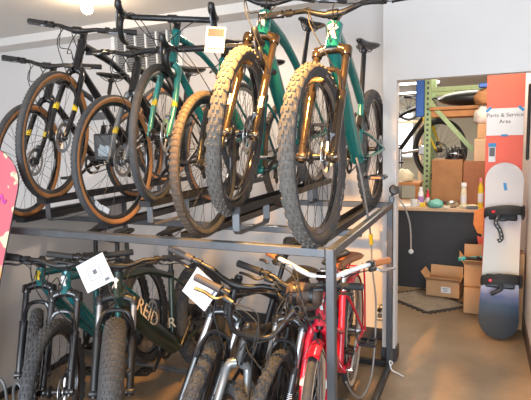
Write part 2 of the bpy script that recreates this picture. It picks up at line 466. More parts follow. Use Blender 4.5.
    # wheels
    kw = dict(tread=tread, side=side, knob=knob, spokes=spokes, rimcol=rimcol, deep=deep, hub=hubcol)
    add_wheel(root, 'front_wheel', ST @ Matrix.Translation(F), D, w, rotor=rotor, mark=tmark, **kw)
    add_wheel(root, 'rear_wheel', Matrix.Translation(RA), Dr, wr or w, rotor=rotor, cass=True, mark=tmark, **kw)
    # stem + bar
    H = stb + V((0, -stem, stem * .12))
    b = MB(); b.tube([stb - u * .02, stb + u * .02], .0195, 12); b.tube([stb, H], [.016, .0145], 10)
    b.lathe(H, (1, 0, 0), [(.001, -.024), (.021, -.024), (.021, .024), (.001, .024)], 12); b.lathe(stb + u * .02, u, [(.018, 0), (.014, .005), (.001, .006)], 12)
    b.xf(sx); b.build('stem', M[stemcol], root)
    b = MB(); hw = barw / 2; grips = []; levers = []
    if bar == 'flat':
        pts = []
        for t in (-1, -.8, -.55, -.34, -.2, -.1, 0, .1, .2, .34, .55, .8, 1):
            at = abs(t); k = min(1, max(0, (at - .1) / .25)); k = k * k * (3 - 2 * k)
            pts.append(H + V((t * hw, max(0, at - .2) * .075 - k * .004, rise * k + max(0, at - .3) * .02)))
        rr_ = [.0112 + .0046 * max(0, 1 - abs(i - 6) / 3.2) for i in range(13)]
        b.tube(pts, rr_, 10)
        e = lambda s, q: pts[0].lerp(pts[1], q) if s < 0 else pts[-1].lerp(pts[-2], q)
        for s in (-1, 1):
            P0 = e(s, 0); dv = (e(s, 1) - P0).normalized(); grips.append([P0 + dv * .002, P0 + dv * .132]); levers.append((P0 + dv * .165, -dv))
    elif bar == 'drop':
        def side_(s): return [H + V((s * xx, yy, zz)) for xx, yy, zz in ((0, 0, 0), (.08, 0, 0), (hw - .035, 0, 0), (hw - .005, -.022, 0), (hw, -.06, -.004), (hw + .004, -.088, -.035), (hw + .010, -.075, -.085), (hw + .018, -.03, -.118), (hw + .026, .02, -.124), (hw + .032, .06, -.122))]
        L = smoothpath(side_(-1), 4); Q = smoothpath(side_(1), 4)
        b.tube(L[::-1] + Q[1:], .0155, 10)
        for s in (-1, 1): levers.append((H + V((s * hw, -.05, -.002)), V((s, 0, 0))))
    elif bar == 'city':
        def side_(s): return [H + V((s * xx, yy, zz)) for xx, yy, zz in ((0, 0, 0), (.05, -.01, .004), (.11, -.012, .030), (.17, .015, .05), (.21, .06, .052), (.235, .10, .05), (.285, .18, .044))]
        L = smoothpath(side_(-1), 4); Q = smoothpath(side_(1), 4); b.tube(L[::-1] + Q[1:], .0112, 10)
        for s in (-1, 1):
            E_ = side_(s)[-1]; E2 = side_(s)[-2]; dv = (E2 - E_).normalized(); grips.append([E_, E_ + dv * .125]); levers.append((E_ + dv * .15, -dv))
    elif bar == 'high':
        def side_(s): return [H + V((s * xx, yy, zz)) for xx, yy, zz in ((0, 0, 0), (.06, 0, .004), (.10, .0, .04), (.13, .005, .125), (.15, .01, .15), (.20, .04, .155), (hw, .10, .15))]
        L = smoothpath(side_(-1), 4); Q = smoothpath(side_(1), 4); b.tube(L[::-1] + Q[1:], .0115, 10)
        for s in (-1, 1):
            E_ = side_(s)[-1]; E2 = side_(s)[-2]; dv = (E2 - E_).normalized(); grips.append([E_, E_ + dv * .125]); levers.append((E_ + dv * .155, -dv))
    b.xf(sx); hb = b.build('handlebar', M[barcol], root)
    for g in grips:
        p, q = g; b = MB(); b.tube([p, p.lerp(q, .03), p.lerp(q, .5), p.lerp(q, .94), p.lerp(q, .95), q], [.0165, .0165, .0155, .0165, .0185, .0185], 10); b.xf(sx); b.build('grip', M[grip], hb)
    lvend = []
    for p, d in (levers if lever else []):
        b = MB()
        if bar == 'drop':
            s = d.x
            b.tube(smoothpath([p + V((0, .01, .002)), p + V((0, -.03, .006)), p + V((0, -.07, .018)), p + V((-s * .002, -.088, .040)), p + V((-s * .003, -.085, .055))], 3), [.018] * 6 + [.019] * 3 + [.017] * 3 + [.010], 10)
            b.tube(smoothpath([p + V((0, -.085, .03)), p + V((0, -.092, -.01)), p + V((s * .006, -.075, -.06)), p + V((s * .012, -.06, -.085))], 3), .006, 6, 1, flat=1.8)
            lvend.append(p + V((0, -.04, -.01)))
        else:
            f = V((0, 0, 1)).cross(d) if d.x < 0 else d.cross(V((0, 0, 1)))
            f = V((0, -1, 0)) - d * V((0, -1, 0)).dot(d); f.normalize(); f = (f + V((0, 0, -.35))).normalized()
            b.lathe(p, d, [(.012, -.012), (.018, -.012), (.018, .012), (.012, .012)], 10)
            b.tube([p + f * .01, p + f * .03 - d * .012, p + f * .034 - d * .05], [.011, .013, .009], 8)
            b.tube(smoothpath([p + f * .028, p + f * .055 + d * .02, p + f * .05 + d * .07, p + f * .056 + d * .115], 3), .0062, 6, 1, flat=1.4)
            lvend.append(p + f * .034 - d * .05)
        b.xf(sx); b.build('brake_lever', [M['black'], M['darkmetal'] if barcol == 'black' else M['alu']], hb)
    if cables and lvend:
        ends = [htb + V((0, -.03, .03)), F.lerp(crown, .62) + V((lx, -.02, 0)), htb + V((.02, -.01, .06)), htb + V((-.02, -.01, .05))]
        for i, p in enumerate(lvend + lvend):
            e = ends[(i + (1 if len(lvend) > 1 else 0)) % 4]; s = 1 if p.x > 0 else -1
            drp = .06 if i < 2 else -.0
            c1 = p + V((-s * .09, -.05 - .02 * (i % 3), .0 - .01 * i)); c2 = V((p.x * .22, min(p.y, e.y) - .075 - .018 * i, (p.z * .55 + e.z * .45) + drp - .02 * i))
            b = MB(); b.tube(smoothpath([p, c1, c2, e + V((0, -.03, .05)), e], 5), .0026, 5); b.xf(sx); b.build('brake_cable' if i < 2 else 'gear_cable', M['blackmatt'], hb)
    # saddle
    top = BB + sd * ((sad - BB.z) / sd.z)
    b = MB(); b.tube([stt - sd * .06, top - sd * .045], .0145, 10); b.tube([stt - sd * .025, stt + sd * .008], .0205, 10, 0); b.box(top - sd * .042, (.03, .045, .03), bev=.006)
    b.build('seat_post', M[post], root)
    b = MB(); vs = []; n = 14
    prof = [(-.155, .008, .010), (-.148, .017, .018), (-.10, .021, .026), (-.03, .028, .030), (.03, .048, .032), (.075, .068, .036), (.105, .073, .036), (.125, .064, .030), (.132, .03, .016)]
    for yy, hw_, hh in prof:
        for j in range(n):
            t = 2 * pi * j / n; cx, cz = math.cos(t), math.sin(t)
            zz = cz * hh * (.5 if cz > 0 else .75) + (abs(yy - .02) * .08 if yy > .02 else 0)
            vs.append(top + V((cx * hw_ * sadw, yy, zz)))
    fs = [(i * n + j, i * n + (j + 1) % n, (i + 1) * n + (j + 1) % n, (i + 1) * n + j) for i in range(len(prof) - 1) for j in range(n)]
    fs += [tuple(range(n - 1, -1, -1)), tuple((len(prof) - 1) * n + j for j in range(n))]
    b.add(vs, fs)
    for s in (-1, 1): b.tube(smoothpath([top + V((s * .008, -.12, -.014)), top + V((s * .022, -.04, -.04)), top + V((s * .022, .04, -.04)), top + V((s * .03, .10, -.014))], 3), .0035, 6, 1)
    b.build('saddle', [M[saddle], M['darkmetal']], root)
    # drivetrain (drive side is -x)
    b = MB(); xx = -.048; rc = .078
    b.lathe(BB + V((xx, 0, 0)), (1, 0, 0), [(rc - .018, -.0015), (rc, -.0015), (rc, .0015), (rc - .018, .0015)], 30, 0, closed=True)
    for i in range(4):
        t = pi / 4 + i * pi / 2; b.bar(BB + V((xx, 0, 0)), BB + V((xx, math.cos(t) * (rc - .01), math.sin(t) * (rc - .01))), .016, .006, up=(1, 0, 0))
    b.tube([BB + V((-.07, 0, 0)), BB + V((.07, 0, 0))], .013, 10)
    ca = R(crank); pd = []
    for s in (-1, 1):
        e = V((0, math.cos(ca), math.sin(ca))) * .17 * s
        b.tube([BB + V((s * .06, 0, 0)), BB + V((s * .07, 0, 0)) + e], [.015, .011], 8, 0, flat=.8); pd.append(BB + V((s * .078, 0, 0)) + e)
    ck = b.build('crankset', M['darkmetal'] if post != 'chrome' else M['chrome'], root)
    for p in pd:
        s = 1 if p.x > 0 else -1; c = p + V((s * .055, 0, 0)); b = MB()
        b.tube([p, p + V((s * .1, 0, 0))], .007, 8)
        for yy in (-.04, .04): b.box(c + V((0, yy, 0)), (.09, .012, .02), bev=.003)
        for x2 in (-.042, 0, .042): b.box(c + V((x2, 0, 0)), (.01, .08, .016), bev=.002)
        if reflector:
            for yy in (-.0475, .0475): b.box(c + V((0, yy, 0)), (.05, .004, .012), 1)
        b.build('pedal', [M['black'], M['orange']], ck)
    b = MB(); rcs = .045; pts = []
    for i in range(13):
        t = pi / 2 + pi * i / 12; pts.append(BB + V((xx, math.cos(t) * rc, math.sin(t) * rc)))
    for i in range(13):
        t = -pi / 2 + pi * i / 12; pts.append(RA + V((xx, math.cos(t) * rcs, math.sin(t) * rcs)))
    b.tube(pts, .0042, 5, closed=True); b.build('chain', M['darkmetal'], root)
    b = MB(); dr = RA + V((-.075, .012, -.055))
    b.box(dr, (.03, .045, .05), bev=.008); b.bar(dr + V((0.01, 0, -.01)), dr + V((.02, -.045, -.10)), .006, .028, up=(1, 0, 0))
    for q in (.2, 1): b.lathe(dr.lerp(dr + V((.02, -.05, -.11)), q) + V((.012, 0, 0)), (1, 0, 0), [(.002, -.004), (.022, -.004), (.022, .004), (.002, .004)], 12)
    b.build('derailleur', M['black'], root)
    if fender:
        for nm, C, t0, t1, stx in (('front_fender', F, ftr[0], ftr[1], True), ('rear_fender', RA, -25, 115, False)):
            b = MB(); rf = Rr + .022; vs = []; NN = 18
            for i in range(NN + 1):
                t = R(t0 + (t1 - t0) * i / NN)
                for j in range(9):
                    q = (j - 4) / 4; r_ = rf - q * q * .022
                    for th in (0, -.002): vs.append(C + V((q * (w * .5 + .008), math.sin(t) * (r_ + th), math.cos(t) * (r_ + th))))
            fs = []
            for i in range(NN):
                for j in range(8):
                    for k, flip in ((0, 0), (1, 1)):
                        q = [(i * 9 + j) * 2 + k, (i * 9 + j + 1) * 2 + k, ((i + 1) * 9 + j + 1) * 2 + k, ((i + 1) * 9 + j) * 2 + k]
                        fs.append(tuple(q[::-1] if flip else q))
            for i in range(NN):
                for j in (0, 8): a_ = (i * 9 + j) * 2; c_ = ((i + 1) * 9 + j) * 2; fs.append((a_, a_ + 1, c_ + 1, c_))
            b.add(vs, fs)
            if stx: b.xf(sx)
            b.build(nm, M[fender], root)
    if rack:
        b = MB(); zt = RA.z + Dr / 2 + .06
        for s in (-1, 1):
            b.tube(smoothpath([RA + V((s * .08, 0, 0)), V((s * .07, wb + .03, zt)), V((s * .06, wb - .17, zt))], 4), .006, 6)
        for i in range(4): b.tube([V((-.065, wb - .15 + i * .06, zt)), V((.065, wb - .15 + i * .06, zt))], .005, 6)
        b.build('luggage_rack', M['red'], root)
    if kick:
        b = MB(); b.tube([BB + V((.04, .08, -.02)), V((.15, BB.y + .16, .012))], .008, 8); b.build('kickstand', M['black'], root)
    return root

# ================================================================== the room
ZC = 2.52; YH = 3.26; YW = 3.585; XO = -.506; XP = -.592
def slab(name, x0, x1, y0, y1, z0, z1, m):
    return struct(MB().box(((x0 + x1) / 2, (y0 + y1) / 2, (z0 + z1) / 2), (x1 - x0, y1 - y0, z1 - z0)).build(name, m))
slab('floor', -4.6, 3.2, -3.0, 12.2, -.1, 0, M['floor'])
slab('ceiling', -4.6, 3.2, -3.0, YW + .10, ZC, ZC + .1, M['ceil'])
slab('wall_left', -4.7, -4.6, -3.0, 12.2, 0, 2.9, M['wall'])
slab('wall_right', 3.2, 3.3, -3.0, 12.2, 0, 2.9, M['wall'])
b = MB()
b.box(((-4.6 + XP) / 2, YW + .05, ZC / 2), (XP + 4.6, .10, ZC))
b.box(((XO + XP) / 2, YH + .05, ZC / 2), (XO - XP, .10, ZC))
b.box((XP + .01, (YH + YW + .2) / 2, ZC / 2), (.02, YW - YH, ZC))
b.box(((XO + .335) / 2, YH + .05, (1.876 + ZC) / 2), (.335 - XO, .10, ZC - 1.876))
b.box(((.335 + 3.2) / 2, YH + .05, ZC / 2), (3.2 - .335, .10, ZC))
struct(b.build('wall_back', M['wall']))
slab('wall_passage', .335, .435, YH + .10, 5.4, 0, 2.45, M['wall'])
b = MB(); b.box(((-4.6 + XP) / 2, YW - .006, .045), (XP + 4.6, .012, .09)); b.box(((XO + XP) / 2, YH - .006, .045), (XO - XP + .012, .012, .09)); b.box((XO + .006, YH + .05, .045), (.012, .10, .09), 1)
struct(b.build('baseboard_back', [M['basedark'], M['base']]))
struct(MB().box((.329, (YH + 5.4) / 2, .05), (.012, 5.4 - YH, .10)).build('baseboard_right', M['base']))
# the workshop beyond the opening
ZW = 2.45
slab('ceiling_workshop', -4.6, 3.2, YH + .10, 12.2, ZW, ZW + .1, M['ceil'])
slab('wall_workshop', -4.6, 3.2, 12.1, 12.2, 0, ZW, mat('workshop_wall_cream', (.66, .62, .52), .8, var=.03, scale=2))
b = MB()
b.box((-2.1, 12.06, 1.5), (1.3, .06, 1.1), 0); b.box((-2.1, 12.03, 1.5), (1.18, .03, .98), 1); b.box((-2.1, 12.0, 1.5), (.04, .04, 1.0), 0)
struct(b.build('window_1', [M['white'], emis('window_daylight', (.9, .95, 1), 2.2)]))

# ceiling vent
t = thing('air_vent', 'wide louvred air vent high on the white wall behind the drop-bar bike', 'vent', (-2.655, YW, 2.30))
b = MB()
for dx in (-.345, .345): b.box((dx, -.012, 0), (.04, .024, .40))
for dz in (-.185, .185): b.box((0, -.012, dz), (.73, .024, .04))
for i in range(1, 6): b.box((-.33 + i * .11, -.010, 0), (.016, .020, .32))
b.build('vent_frame', M['white'], t)
b = MB(); rx = Matrix.Rotation(R(35), 3, 'X')
for i in range(16): b.box((0, -.008, -.15 + i * .02), (.66, .018, .003), 0, rx)
b.box((0, -.001, 0), (.62, .002, .34), 1)
b.build('louvres', [M['vent'], M['print']], t)

# ------------------------------------------------------------------ bike rack
XR, YF, YB, ZT = -.527, 1.808, 3.163, 1.107
XL = -2.66; TW = .036
rack = thing('bike_rack', 'two-tier dark grey steel bike rack standing against the white wall', 'rack', (XR, YF, 0))
off = V((XR, YF, 0))
def part(name, b, m, parent=None): 
    b.xf(lambda v: v - off); return b.build(name, m, parent or rack)
for px, py in ((XR, YF), (XR, YB), (XL, YF), (XL, YB)):
    part('post', MB().box((px, py, ZT / 2), (TW, TW, ZT), bev=.003), M['steel'])
zb = ZT - TW / 2
for yy, nm in ((YF, 'front_beam'), (YB, 'back_beam')):
    part(nm, MB().box(((XR + XL) / 2, yy, zb), (XR - XL - TW, TW, TW), bev=.003), M['steel'])
part('middle_beam', MB().box(((XR + XL) / 2, 2.42, zb - .042), (XR - XL - TW, TW, TW), bev=.003), M['steel'])
for px in (XR, XL):
    part('side_beam', MB().box((px, (YF + YB) / 2, zb), (TW, YB - YF - TW, TW), bev=.003), M['steel'])
    part('base_bar', MB().box((px, (YF + YB) / 2, .018), (TW, YB - YF - TW, TW), bev=.003), M['rail'])
part('base_bar', MB().box(((XR + XL) / 2, YB, .018), (XR - XL - TW, TW, TW), bev=.003), M['rail'])
part('floor_bar', MB().box(((XR + XL) / 2, 2.60, .015), (XR - XL - TW, .03, .03), bev=.003), M['bracket'])
part('side_panel', MB().box((XL - .004, (YF + YB) / 2, (ZT - TW) / 2 + .018), (.008, YB - YF - TW, ZT - TW - .04)), M['wall'])['label'] = 'white panel closing the left end'
BX = [-2.554, -2.213, -1.881, -1.541, -1.267, -1.003, -.661]
BY = [2.19, 2.06, 2.16, 2.09, 2.05, 2.0, 1.945]
RAISE = .118
for i, (bx, by) in enumerate(zip(BX, BY)):
    b = MB(); up = i % 2
    z0 = ZT + (RAISE - .012 if up else -.036); y0 = max(by - .10, YF + TW / 2 + .004) if not up else by - .10; y1 = min(by + 1.34, YW - .02)
    wd = .082 if i >= 4 else .068
    # open channel: floor + two lips
    zr = ZT + .002
    A0, A1 = V((bx, y0, z0)), V((bx, y1, z0))
    b.bar(A0, A1, wd, .004)
    for s in (-1, 1): b.bar(A0 + V((s * wd / 2, 0, .014)), A1 + V((s * wd / 2, 0, .014)), .004, .034)
    b.bar(A0 + V((0, -.002, .012)), A0 + V((0, .002, .012)), wd, .03)
    rl = part('wheel_rail', b, M['rail'])
    if up:
        for ya, yb_ in ((by - .06, by + .28), (by + .98, by + 1.09)):
            b = MB()
            pts = [(0, ya, z0 - .002), (0, ya, ZT + .02), (0, ya + .016, ZT + .004), (0, yb_ - .016, ZT + .004), (0, yb_, ZT + .02), (0, yb_, z0 - .002)]
            pts = [V(p) + V((bx, 0, 0)) for p in pts]
            for p, q in zip(pts, pts[1:]): b.bar(p, q + (q - p).normalized() * .003, .034, .006, up=(1, 0, 0) if False else (0, .3, 1) if abs((q - p).z) < .05 else (0, 1, 0))
            b.xf(lambda v: v - off); b.build('rail_bracket', M['bracket'], rl)

# ------------------------------------------------------------------ bikes on the upper tier
UG = 'bikes on the upper tier of the rack'
zl = ZT + .005; zh = ZT + RAISE - .006
HY = dict(D=.715, w=.042, fork='rigid', side='tan', knob='file', frame='blackgloss', forkcol='blackgloss', ha=71, wb=1.04, htl=.15, barw=.66, rise=.015, tt=.02, dt=.024, forktip='yellow', stem=.08, spokes=32, fl=.41)
zl = ZT - .032
bike('black bike with tan-walled tyres at the far left end of the rack top', UG, BX[0], 2.17, zl + .01, steer=18, lean=2, **{**HY, 'D': .70, 'htl': .16})
bike('black flat-bar bike with tan-walled tyres, right below the ceiling lamp', UG, BX[1] + .01, BY[1], zh, steer=18, lean=3, **{**HY, 'htl': .175})
h2 = dict(HY); h2.update(forkcol='grey', frame='black', htl=.17)
bike('black bike with grey fork and tan-walled tyres, clear bag behind its wheel', UG, BX[2] + .04, 2.15, zl, steer=6, **h2)
GR = dict(D=.70, w=.038, fork='rigid', knob=None, bar='drop', barw=.48, ha=71.5, wb=1.03, htl=.185, stem=.085, dt=.022, tt=.017, drop=.07, cs=.425, fl=.395, stl=.46, spokes=28)
bike('teal drop-bar bike with black tyres and teal fork, middle of the rack top', UG, BX[3] + .02, BY[3], zh, steer=17, tread='rubber', frame='teal', forkcol='tealpale', forktip='yellow', **GR)
g2 = dict(GR); g2.update(w=.043, D=.70, knob='fine', htl=.16)
bike('drop-bar bike with brown knobbly tyres and black fork on the rack top', UG, BX[4] + .045, BY[4] + .02, zl - .01, steer=6, tread='rubberbrown', frame='tealblue', forkcol='black', **g2)
MT = dict(D=.750, w=.062, fork='susp', knob='mtb', tread='rubberdust', side='rubber', ha=66.5, wb=1.19, htl=.125, barw=.76, rise=.03, dt=.036, tt=.023, frame='teal', forkcol='bronze', upper='bronze', badge='white', spokes=32, rimcol='blackgloss', deep=.02, stem=.045, tmark=('IIII II IIIIII', (.3, -1.2, 2.2)), fl=.375 + .135, htr=1.4)
bike('teal mountain bike raised second from right, brightly lit yellowish front tyre', UG, BX[5] - .03, BY[5], zh - .03, steer=12, lean=3, forklet='IIIIIIII', **{**MT, 'sad': 1.03, 'wb': 1.17})
bike('teal mountain bike with rear shock at the right end of the rack top', UG, BX[6] + .045, BY[6] - .01, zl + .005, yaw=1, steer=-1, shock=True, stl=.36, sad=.975, crank=-150, reflector=True, **{**MT, 'Dr': .735, 'wb': 1.21})

# ------------------------------------------------------------------ bikes on the floor
LG = 'bikes on the floor under the rack'
LM = dict(D=.69, w=.060, fork='susp', knob='mtb', ha=68, wb=1.10, htl=.115, barw=.70, rise=.03, dt=.03, tt=.02, stem=.06, frame='tealblue', forkcol='blackgloss', upper='darkmetal', sad=.95)
bike('teal mountain bike with black fork, leftmost of the bikes on the floor', LG, -2.13, 1.74, 0, yaw=12, lean=-6, steer=36, badge='yellow', **{**LM, 'D': .675, 'htl': .10})
bike('teal mountain bike with white head badge, left of the hanging white card', LG, -1.84, 1.64, 0, yaw=14, lean=-5, steer=12, badge='white', **LM)
L3 = dict(LM); L3.update(w=.108, D=.70, frame='green', upper='alu', dt=.050, knob='fine', htl=.13, stl=.45, sad=.98, lxo=.083, fl=.35 + .085, forkcol='black')
bike('dark green fat-tyre bike with REID lettering on its down tube', LG, -1.575, 1.72, 0, yaw=7, lean=-7, steer=34, badge='white', word=('REID', .11, .36, 'cream'), emblem=('R', .085, .14, 'cream'), **L3)
bike('black mountain bike with white price card on its handlebar', LG, -1.21, 1.68, 0, yaw=-2, lean=12, steer=18, **{**LM, 'frame': 'black', 'forkcol': 'blackgloss', 'upper': 'alu', 'grip': 'gripbrown'})
bike('high-handlebar bike with grey fork, right of the white price card', LG, -.965, 1.52, 0, yaw=-4, lean=6, steer=44, **{**LM, 'frame': 'black', 'fork': 'rigid', 'fl': .37, 'forkcol': 'grey', 'bar': 'high', 'grip': 'gripbrown', 'htl': .085, 'barw': .54, 'D': .60, 'w': .05, 'sad': .85, 'wb': 1.0})
bike('black bike with white fork lettering, next to the red bike', LG, -.82, 1.74, 0, yaw=0, lean=5, steer=6, **{**LM, 'frame': 'black', 'forkcol': 'blackgloss', 'upper': 'alu', 'forklet': 'IIIIIII', 'barw': .58, 'D': .66, 'w': .05, 'sad': .88})
bike('red step-through city bike with white swept handlebar and brown saddle', LG, -.615, 1.80, 0, yaw=5, lean=0, steer=6, D=.68, w=.040, fork='rigid', frame='red', forkcol='red', bar='city', barw=.54, barcol='white', grip='browngrip', saddle='brownleather', ha=70, wb=1.09, htl=.17, stem=.03, spacer=.03,
     step=True, dt=.024, tt=.019, side='cream', tread='rubber', knob=None, rimcol='alu', fender='red', rotor=False, post='chrome', sad=.85, stl=.44, sadw=1.35, stemcol='chrome', rack=True, crank=40, fl=.40, badge='white', spokes=32, hubcol='alu', forktip='white')

# ================================================================== things in the opening and the workshop
def box_thing(name, label, cat, x0, x1, y0, y1, z0, z1, m, rz=0, tape=None, lab=None, group=None, open_=False):
    """cardboard box: body, tape seam, label, flaps"""
    c = V(((x0 + x1) / 2, (y0 + y1) / 2, z0)); w, d, h = x1 - x0, y1 - y0, z1 - z0
    t = thing(name, label, cat, c, (0, 0, R(rz)), group)
    b = MB()
    if open_:
        th = .006
        b.box((0, 0, th / 2), (w, d, th))
        for s in (-1, 1): b.box((s * (w / 2 - th / 2), 0, h / 2), (th, d, h)); b.box((0, s * (d / 2 - th / 2), h / 2), (w - 2 * th, th, h))
        b.build('body', m, t)
        for s, ax, ang in ((-1, 'y', 60), (1, 'y', 12), (-1, 'x', 35), (1, 'x', 25)):
            f = MB(); L = d * .46 if ax == 'y' else w * .3
            if ax == 'y':
                e = V((0, s * d / 2, h)); tip = e + V((0, s * math.sin(R(ang)) * L, math.cos(R(ang)) * L)); f.bar(e, tip, w, .004, up=(0, 1, 0) if ang < 45 else (0, 0, 1))
            else:
                e = V((s * w / 2, 0, h)); tip = e + V((s * math.sin(R(ang)) * L, 0, math.cos(R(ang)) * L)); f.bar(e, tip, d, .004, up=(1, 0, 0))
            f.build('flap', m, t)
    else:
        b.box((0, 0, h / 2), (w, d, h), bev=.004); b.build('body', m, t)
        MB().box((0, 0, h + .0006), (w * .99, .05, .0012)).build('tape', M['cardpale'], t)
    if lab:
        f = MB(); lx_, lz, lw, lh = lab; f.box((lx_, -d / 2 - .001, lz), (lw, .002, lh)); 
        for k in range(3): f.box((lx_ - lw * .05, -d / 2 - .0022, lz + lh * (.25 - .25 * k)), (lw * (.7 - .15 * k), .0006, lh * .09), 1)
        f.build('paper_label', [M['paper'], M['print']], t)
    return t

# counter
t = thing('counter', 'black-fronted service counter with pale worktop beyond the opening', 'counter', (-.6, 4.97, 0))
MB().box((0, .30, .39), (1.24, .58, .78)).build('front_panel', M['counter'], t)
b = MB(); b.box((0, .30, .80), (1.28, .64, .036), bev=.006); b.build('worktop', M['cardpale'], t)
CT = .819
# things on the counter
tag(MB().box((-.66, 5.05, CT + .004), (.17, .16, .008), bev=.002).build('paper_stack', M['paper']), 'stack of white paper at the left end of the service counter', 'paper')
def bottle(name, label, x, y, z, r, h, m, cap, neck=.35):
    t = thing(name, label, 'bottle', (x, y, z)); b = MB()
    b.lathe((0, 0, 0), (0, 0, 1), [(.001, 0), (r * .95, 0), (r, .006), (r, h * .62), (r * .9, h * .7), (r * neck, h * .82), (r * neck, h * .86)], 16); b.build('body', M[m], t)
    b = MB(); b.lathe((0, 0, h * .85), (0, 0, 1), [(.001, 0), (r * neck * 1.25, 0), (r * neck * 1.15, h * .14), (.001, h * .15)], 12); b.build('cap', M[cap], t)
    b = MB(); b.lathe((0, 0, h * .2), (0, 0, 1), [(r * 1.01, 0), (r * 1.015, .001), (r * 1.015, h * .3), (r * 1.01, h * .3 + .001)], 16); b.build('wrap_label', M['paper'] if m != 'white' else M['purple'], t)
    return t
bottle('spray_bottle', 'white bottle with purple wrap standing behind the white paper stack', -.546, 5.08, CT, .027, .19, 'white', 'white', .5)
bottle('bottle', 'small red bottle standing against the big brown box', -.482, 5.10, CT, .02, .16, 'red', 'red')
bottle('canister', 'tall cream canister standing in front of the brown boxes', -.148, 5.04, CT, .028, .24, 'creamcloth', 'white', .8)
bottle('spray_bottle', 'spray bottle with pink top at the right end of the counter', .0, 5.02, CT, .024, .29, 'yellow', 'pink', .5)
def lump(name, label, cat, loc, sz, m, seed):
    rnd = random.Random(seed); b = MB().ball((0, 0, 0), 1, 0, 18, 12)
    ph = [rnd.uniform(0, 6) for _ in range(6)]
    def fn(v):
        k = 1 + .13 * math.sin(5 * v.x + ph[0]) * math.cos(4 * v.y + ph[1]) + .10 * math.sin(9 * v.z + ph[2] + 5 * v.x) + .06 * math.sin(13 * v.y + ph[3])
        z = v.z * k; z = max(z, -.55)
        return V((v.x * k * sz[0], v.y * k * sz[1], (z + .55) * sz[2] / 1.55))
    b.xf(fn); o = b.build(name, m, sharp=80); o.location = loc; return tag(o, label, cat)
lump('cloth', 'crumpled mint green cloth lying on the service counter', 'cloth', (-.40, 5.0, CT), (.075, .06, .075), M['mint'], 1)
for x, y, r_, lb in ((-.365, 4.98 + .07, .055, 'shallow metal bowl on the counter beside the mint cloth'), (-.25, 5.03, .062, 'larger metal bowl on the counter left of the open papers')):
    b = MB(); b.lathe((x, y, CT), (0, 0, 1), [(.001, .0), (r_ * .5, 0), (r_ * .85, .025), (r_, .055), (r_ * 1.06, .056), (r_ * .95, .052), (r_ * .78, .026), (r_ * .4, .006), (.001, .006)], 24); tag(b.build('bowl', M['alu']), lb, 'bowl')
b = MB()
for k in range(3): b.box((-.125 + .012 * k, 5.04, CT + .006 + .007 * k), (.15, .13, .006), 0, Matrix.Rotation(R(-12 + 14 * k), 3, 'Z'))
tag(b.build('open_papers', M['creamcloth']), 'fanned cream papers at the right side of the counter', 'paper')
t = thing('mug', 'white mug on the counter in front of the spray bottle', 'mug', (-.60, 4.99, CT)); b = MB(); b.lathe((0, 0, 0), (0, 0, 1), [(.001, 0), (.03, 0), (.032, .004), (.033, .075), (.030, .075), (.028, .008), (.001, .008)], 20); b.build('body', M['white'], t)
b = MB(); b.tube(smoothpath([(.032, 0, .06), (.052, 0, .055), (.052, 0, .022), (.032, 0, .015)]), .004, 6); b.build('handle', M['white'], t)
b = MB(); b.lathe((-.30, 4.985, CT), (0, 0, 1), [(.022, 0), (.042, 0), (.042, .022), (.022, .022)], 24, closed=True); tag(b.build('tape_roll', M['creamcloth']), 'cream roll of tape between the two metal bowls', 'tape')
tag(MB().box((-.07, 4.98, CT + .012), (.10, .06, .022), bev=.004).build('parts_tin', M['darkmetal']), 'small dark tin on the counter in front of the fanned papers', 'tin')
tag(MB().box((-.52, 5.0, CT + .02), (.05, .04, .038), bev=.004).build('small_box', M['yellow']), 'small yellow box on the counter left of the mint cloth', 'box')
# boxes on the counter
box_thing('cardboard_box', 'large brown box standing on the counter under the black helmet', 'box', -.455, -.168, 5.17, 5.52, CT, 1.27, M['carddark'])
box_thing('cardboard_box', 'reddish brown box on the counter at the right of the large brown box', 'box', -.162, .055, 5.17, 5.5, CT, 1.25, mat('cardboard_red_brown', (.30, .115, .05), .7, var=.1))
box_thing('cardboard_box', 'pale box stacked behind the left edge of the orange panel', 'box', -.07, .14, 5.19, 5.45, 1.2515, 1.47, M['cardpale'])
box_thing('cardboard_box', 'small tan box topmost on the pale box by the orange panel', 'box', -.045, .13, 5.2, 5.42, 1.4715, 1.61, M['card'])
lump('paper_bag', 'crumpled whitish bag wedged high beside the orange panel', 'bag', (.02, 5.31, 1.611), (.098, .09, .19), mat('white_bag', (.62, .55, .50), .7), 4)
lump('paper_bag', 'brown bag on top of the whitish bag beside the orange panel', 'bag', (.02, 5.31, 1.795), (.098, .09, .16), M['carddark'], 5)
t = tag(MB().box((.0, 5.29, 1.977), (.09, .07, .045), bev=.01).build('tape_roll_box', M['blue']), 'small blue box on the brown bag, high beside the orange panel', 'box')
# helmet
t = thing('helmet', 'black bike helmet resting on the large brown box', 'helmet', (-.245, 5.33, 1.2725)); b = MB(); b.ball((0, 0, .0), .12, 0, 20, 14, (.82, 1.0, 1.0))
b.v = [V((v.x, v.y, max(v.z, 0))) for v in b.v]; b.build('shell', M['blackgloss'], t)
for i in range(-2, 3):
    f = MB(); pts = [(i * .034, math.sin(a) * .125, max(.004, math.cos(a) * .125 * (1 - abs(i) * .09))) for a in [R(q) for q in range(-75, 80, 15)]]; f.tube(pts, .008, 6); f.build('rib', M['black'], t)
f = MB(); f.tube(smoothpath([(-.09, -.02, .01), (-.06, -.11, .05), (0, -.125, .06), (.06, -.11, .04)]), .004, 5); f.build('strap', M['alu'], t)
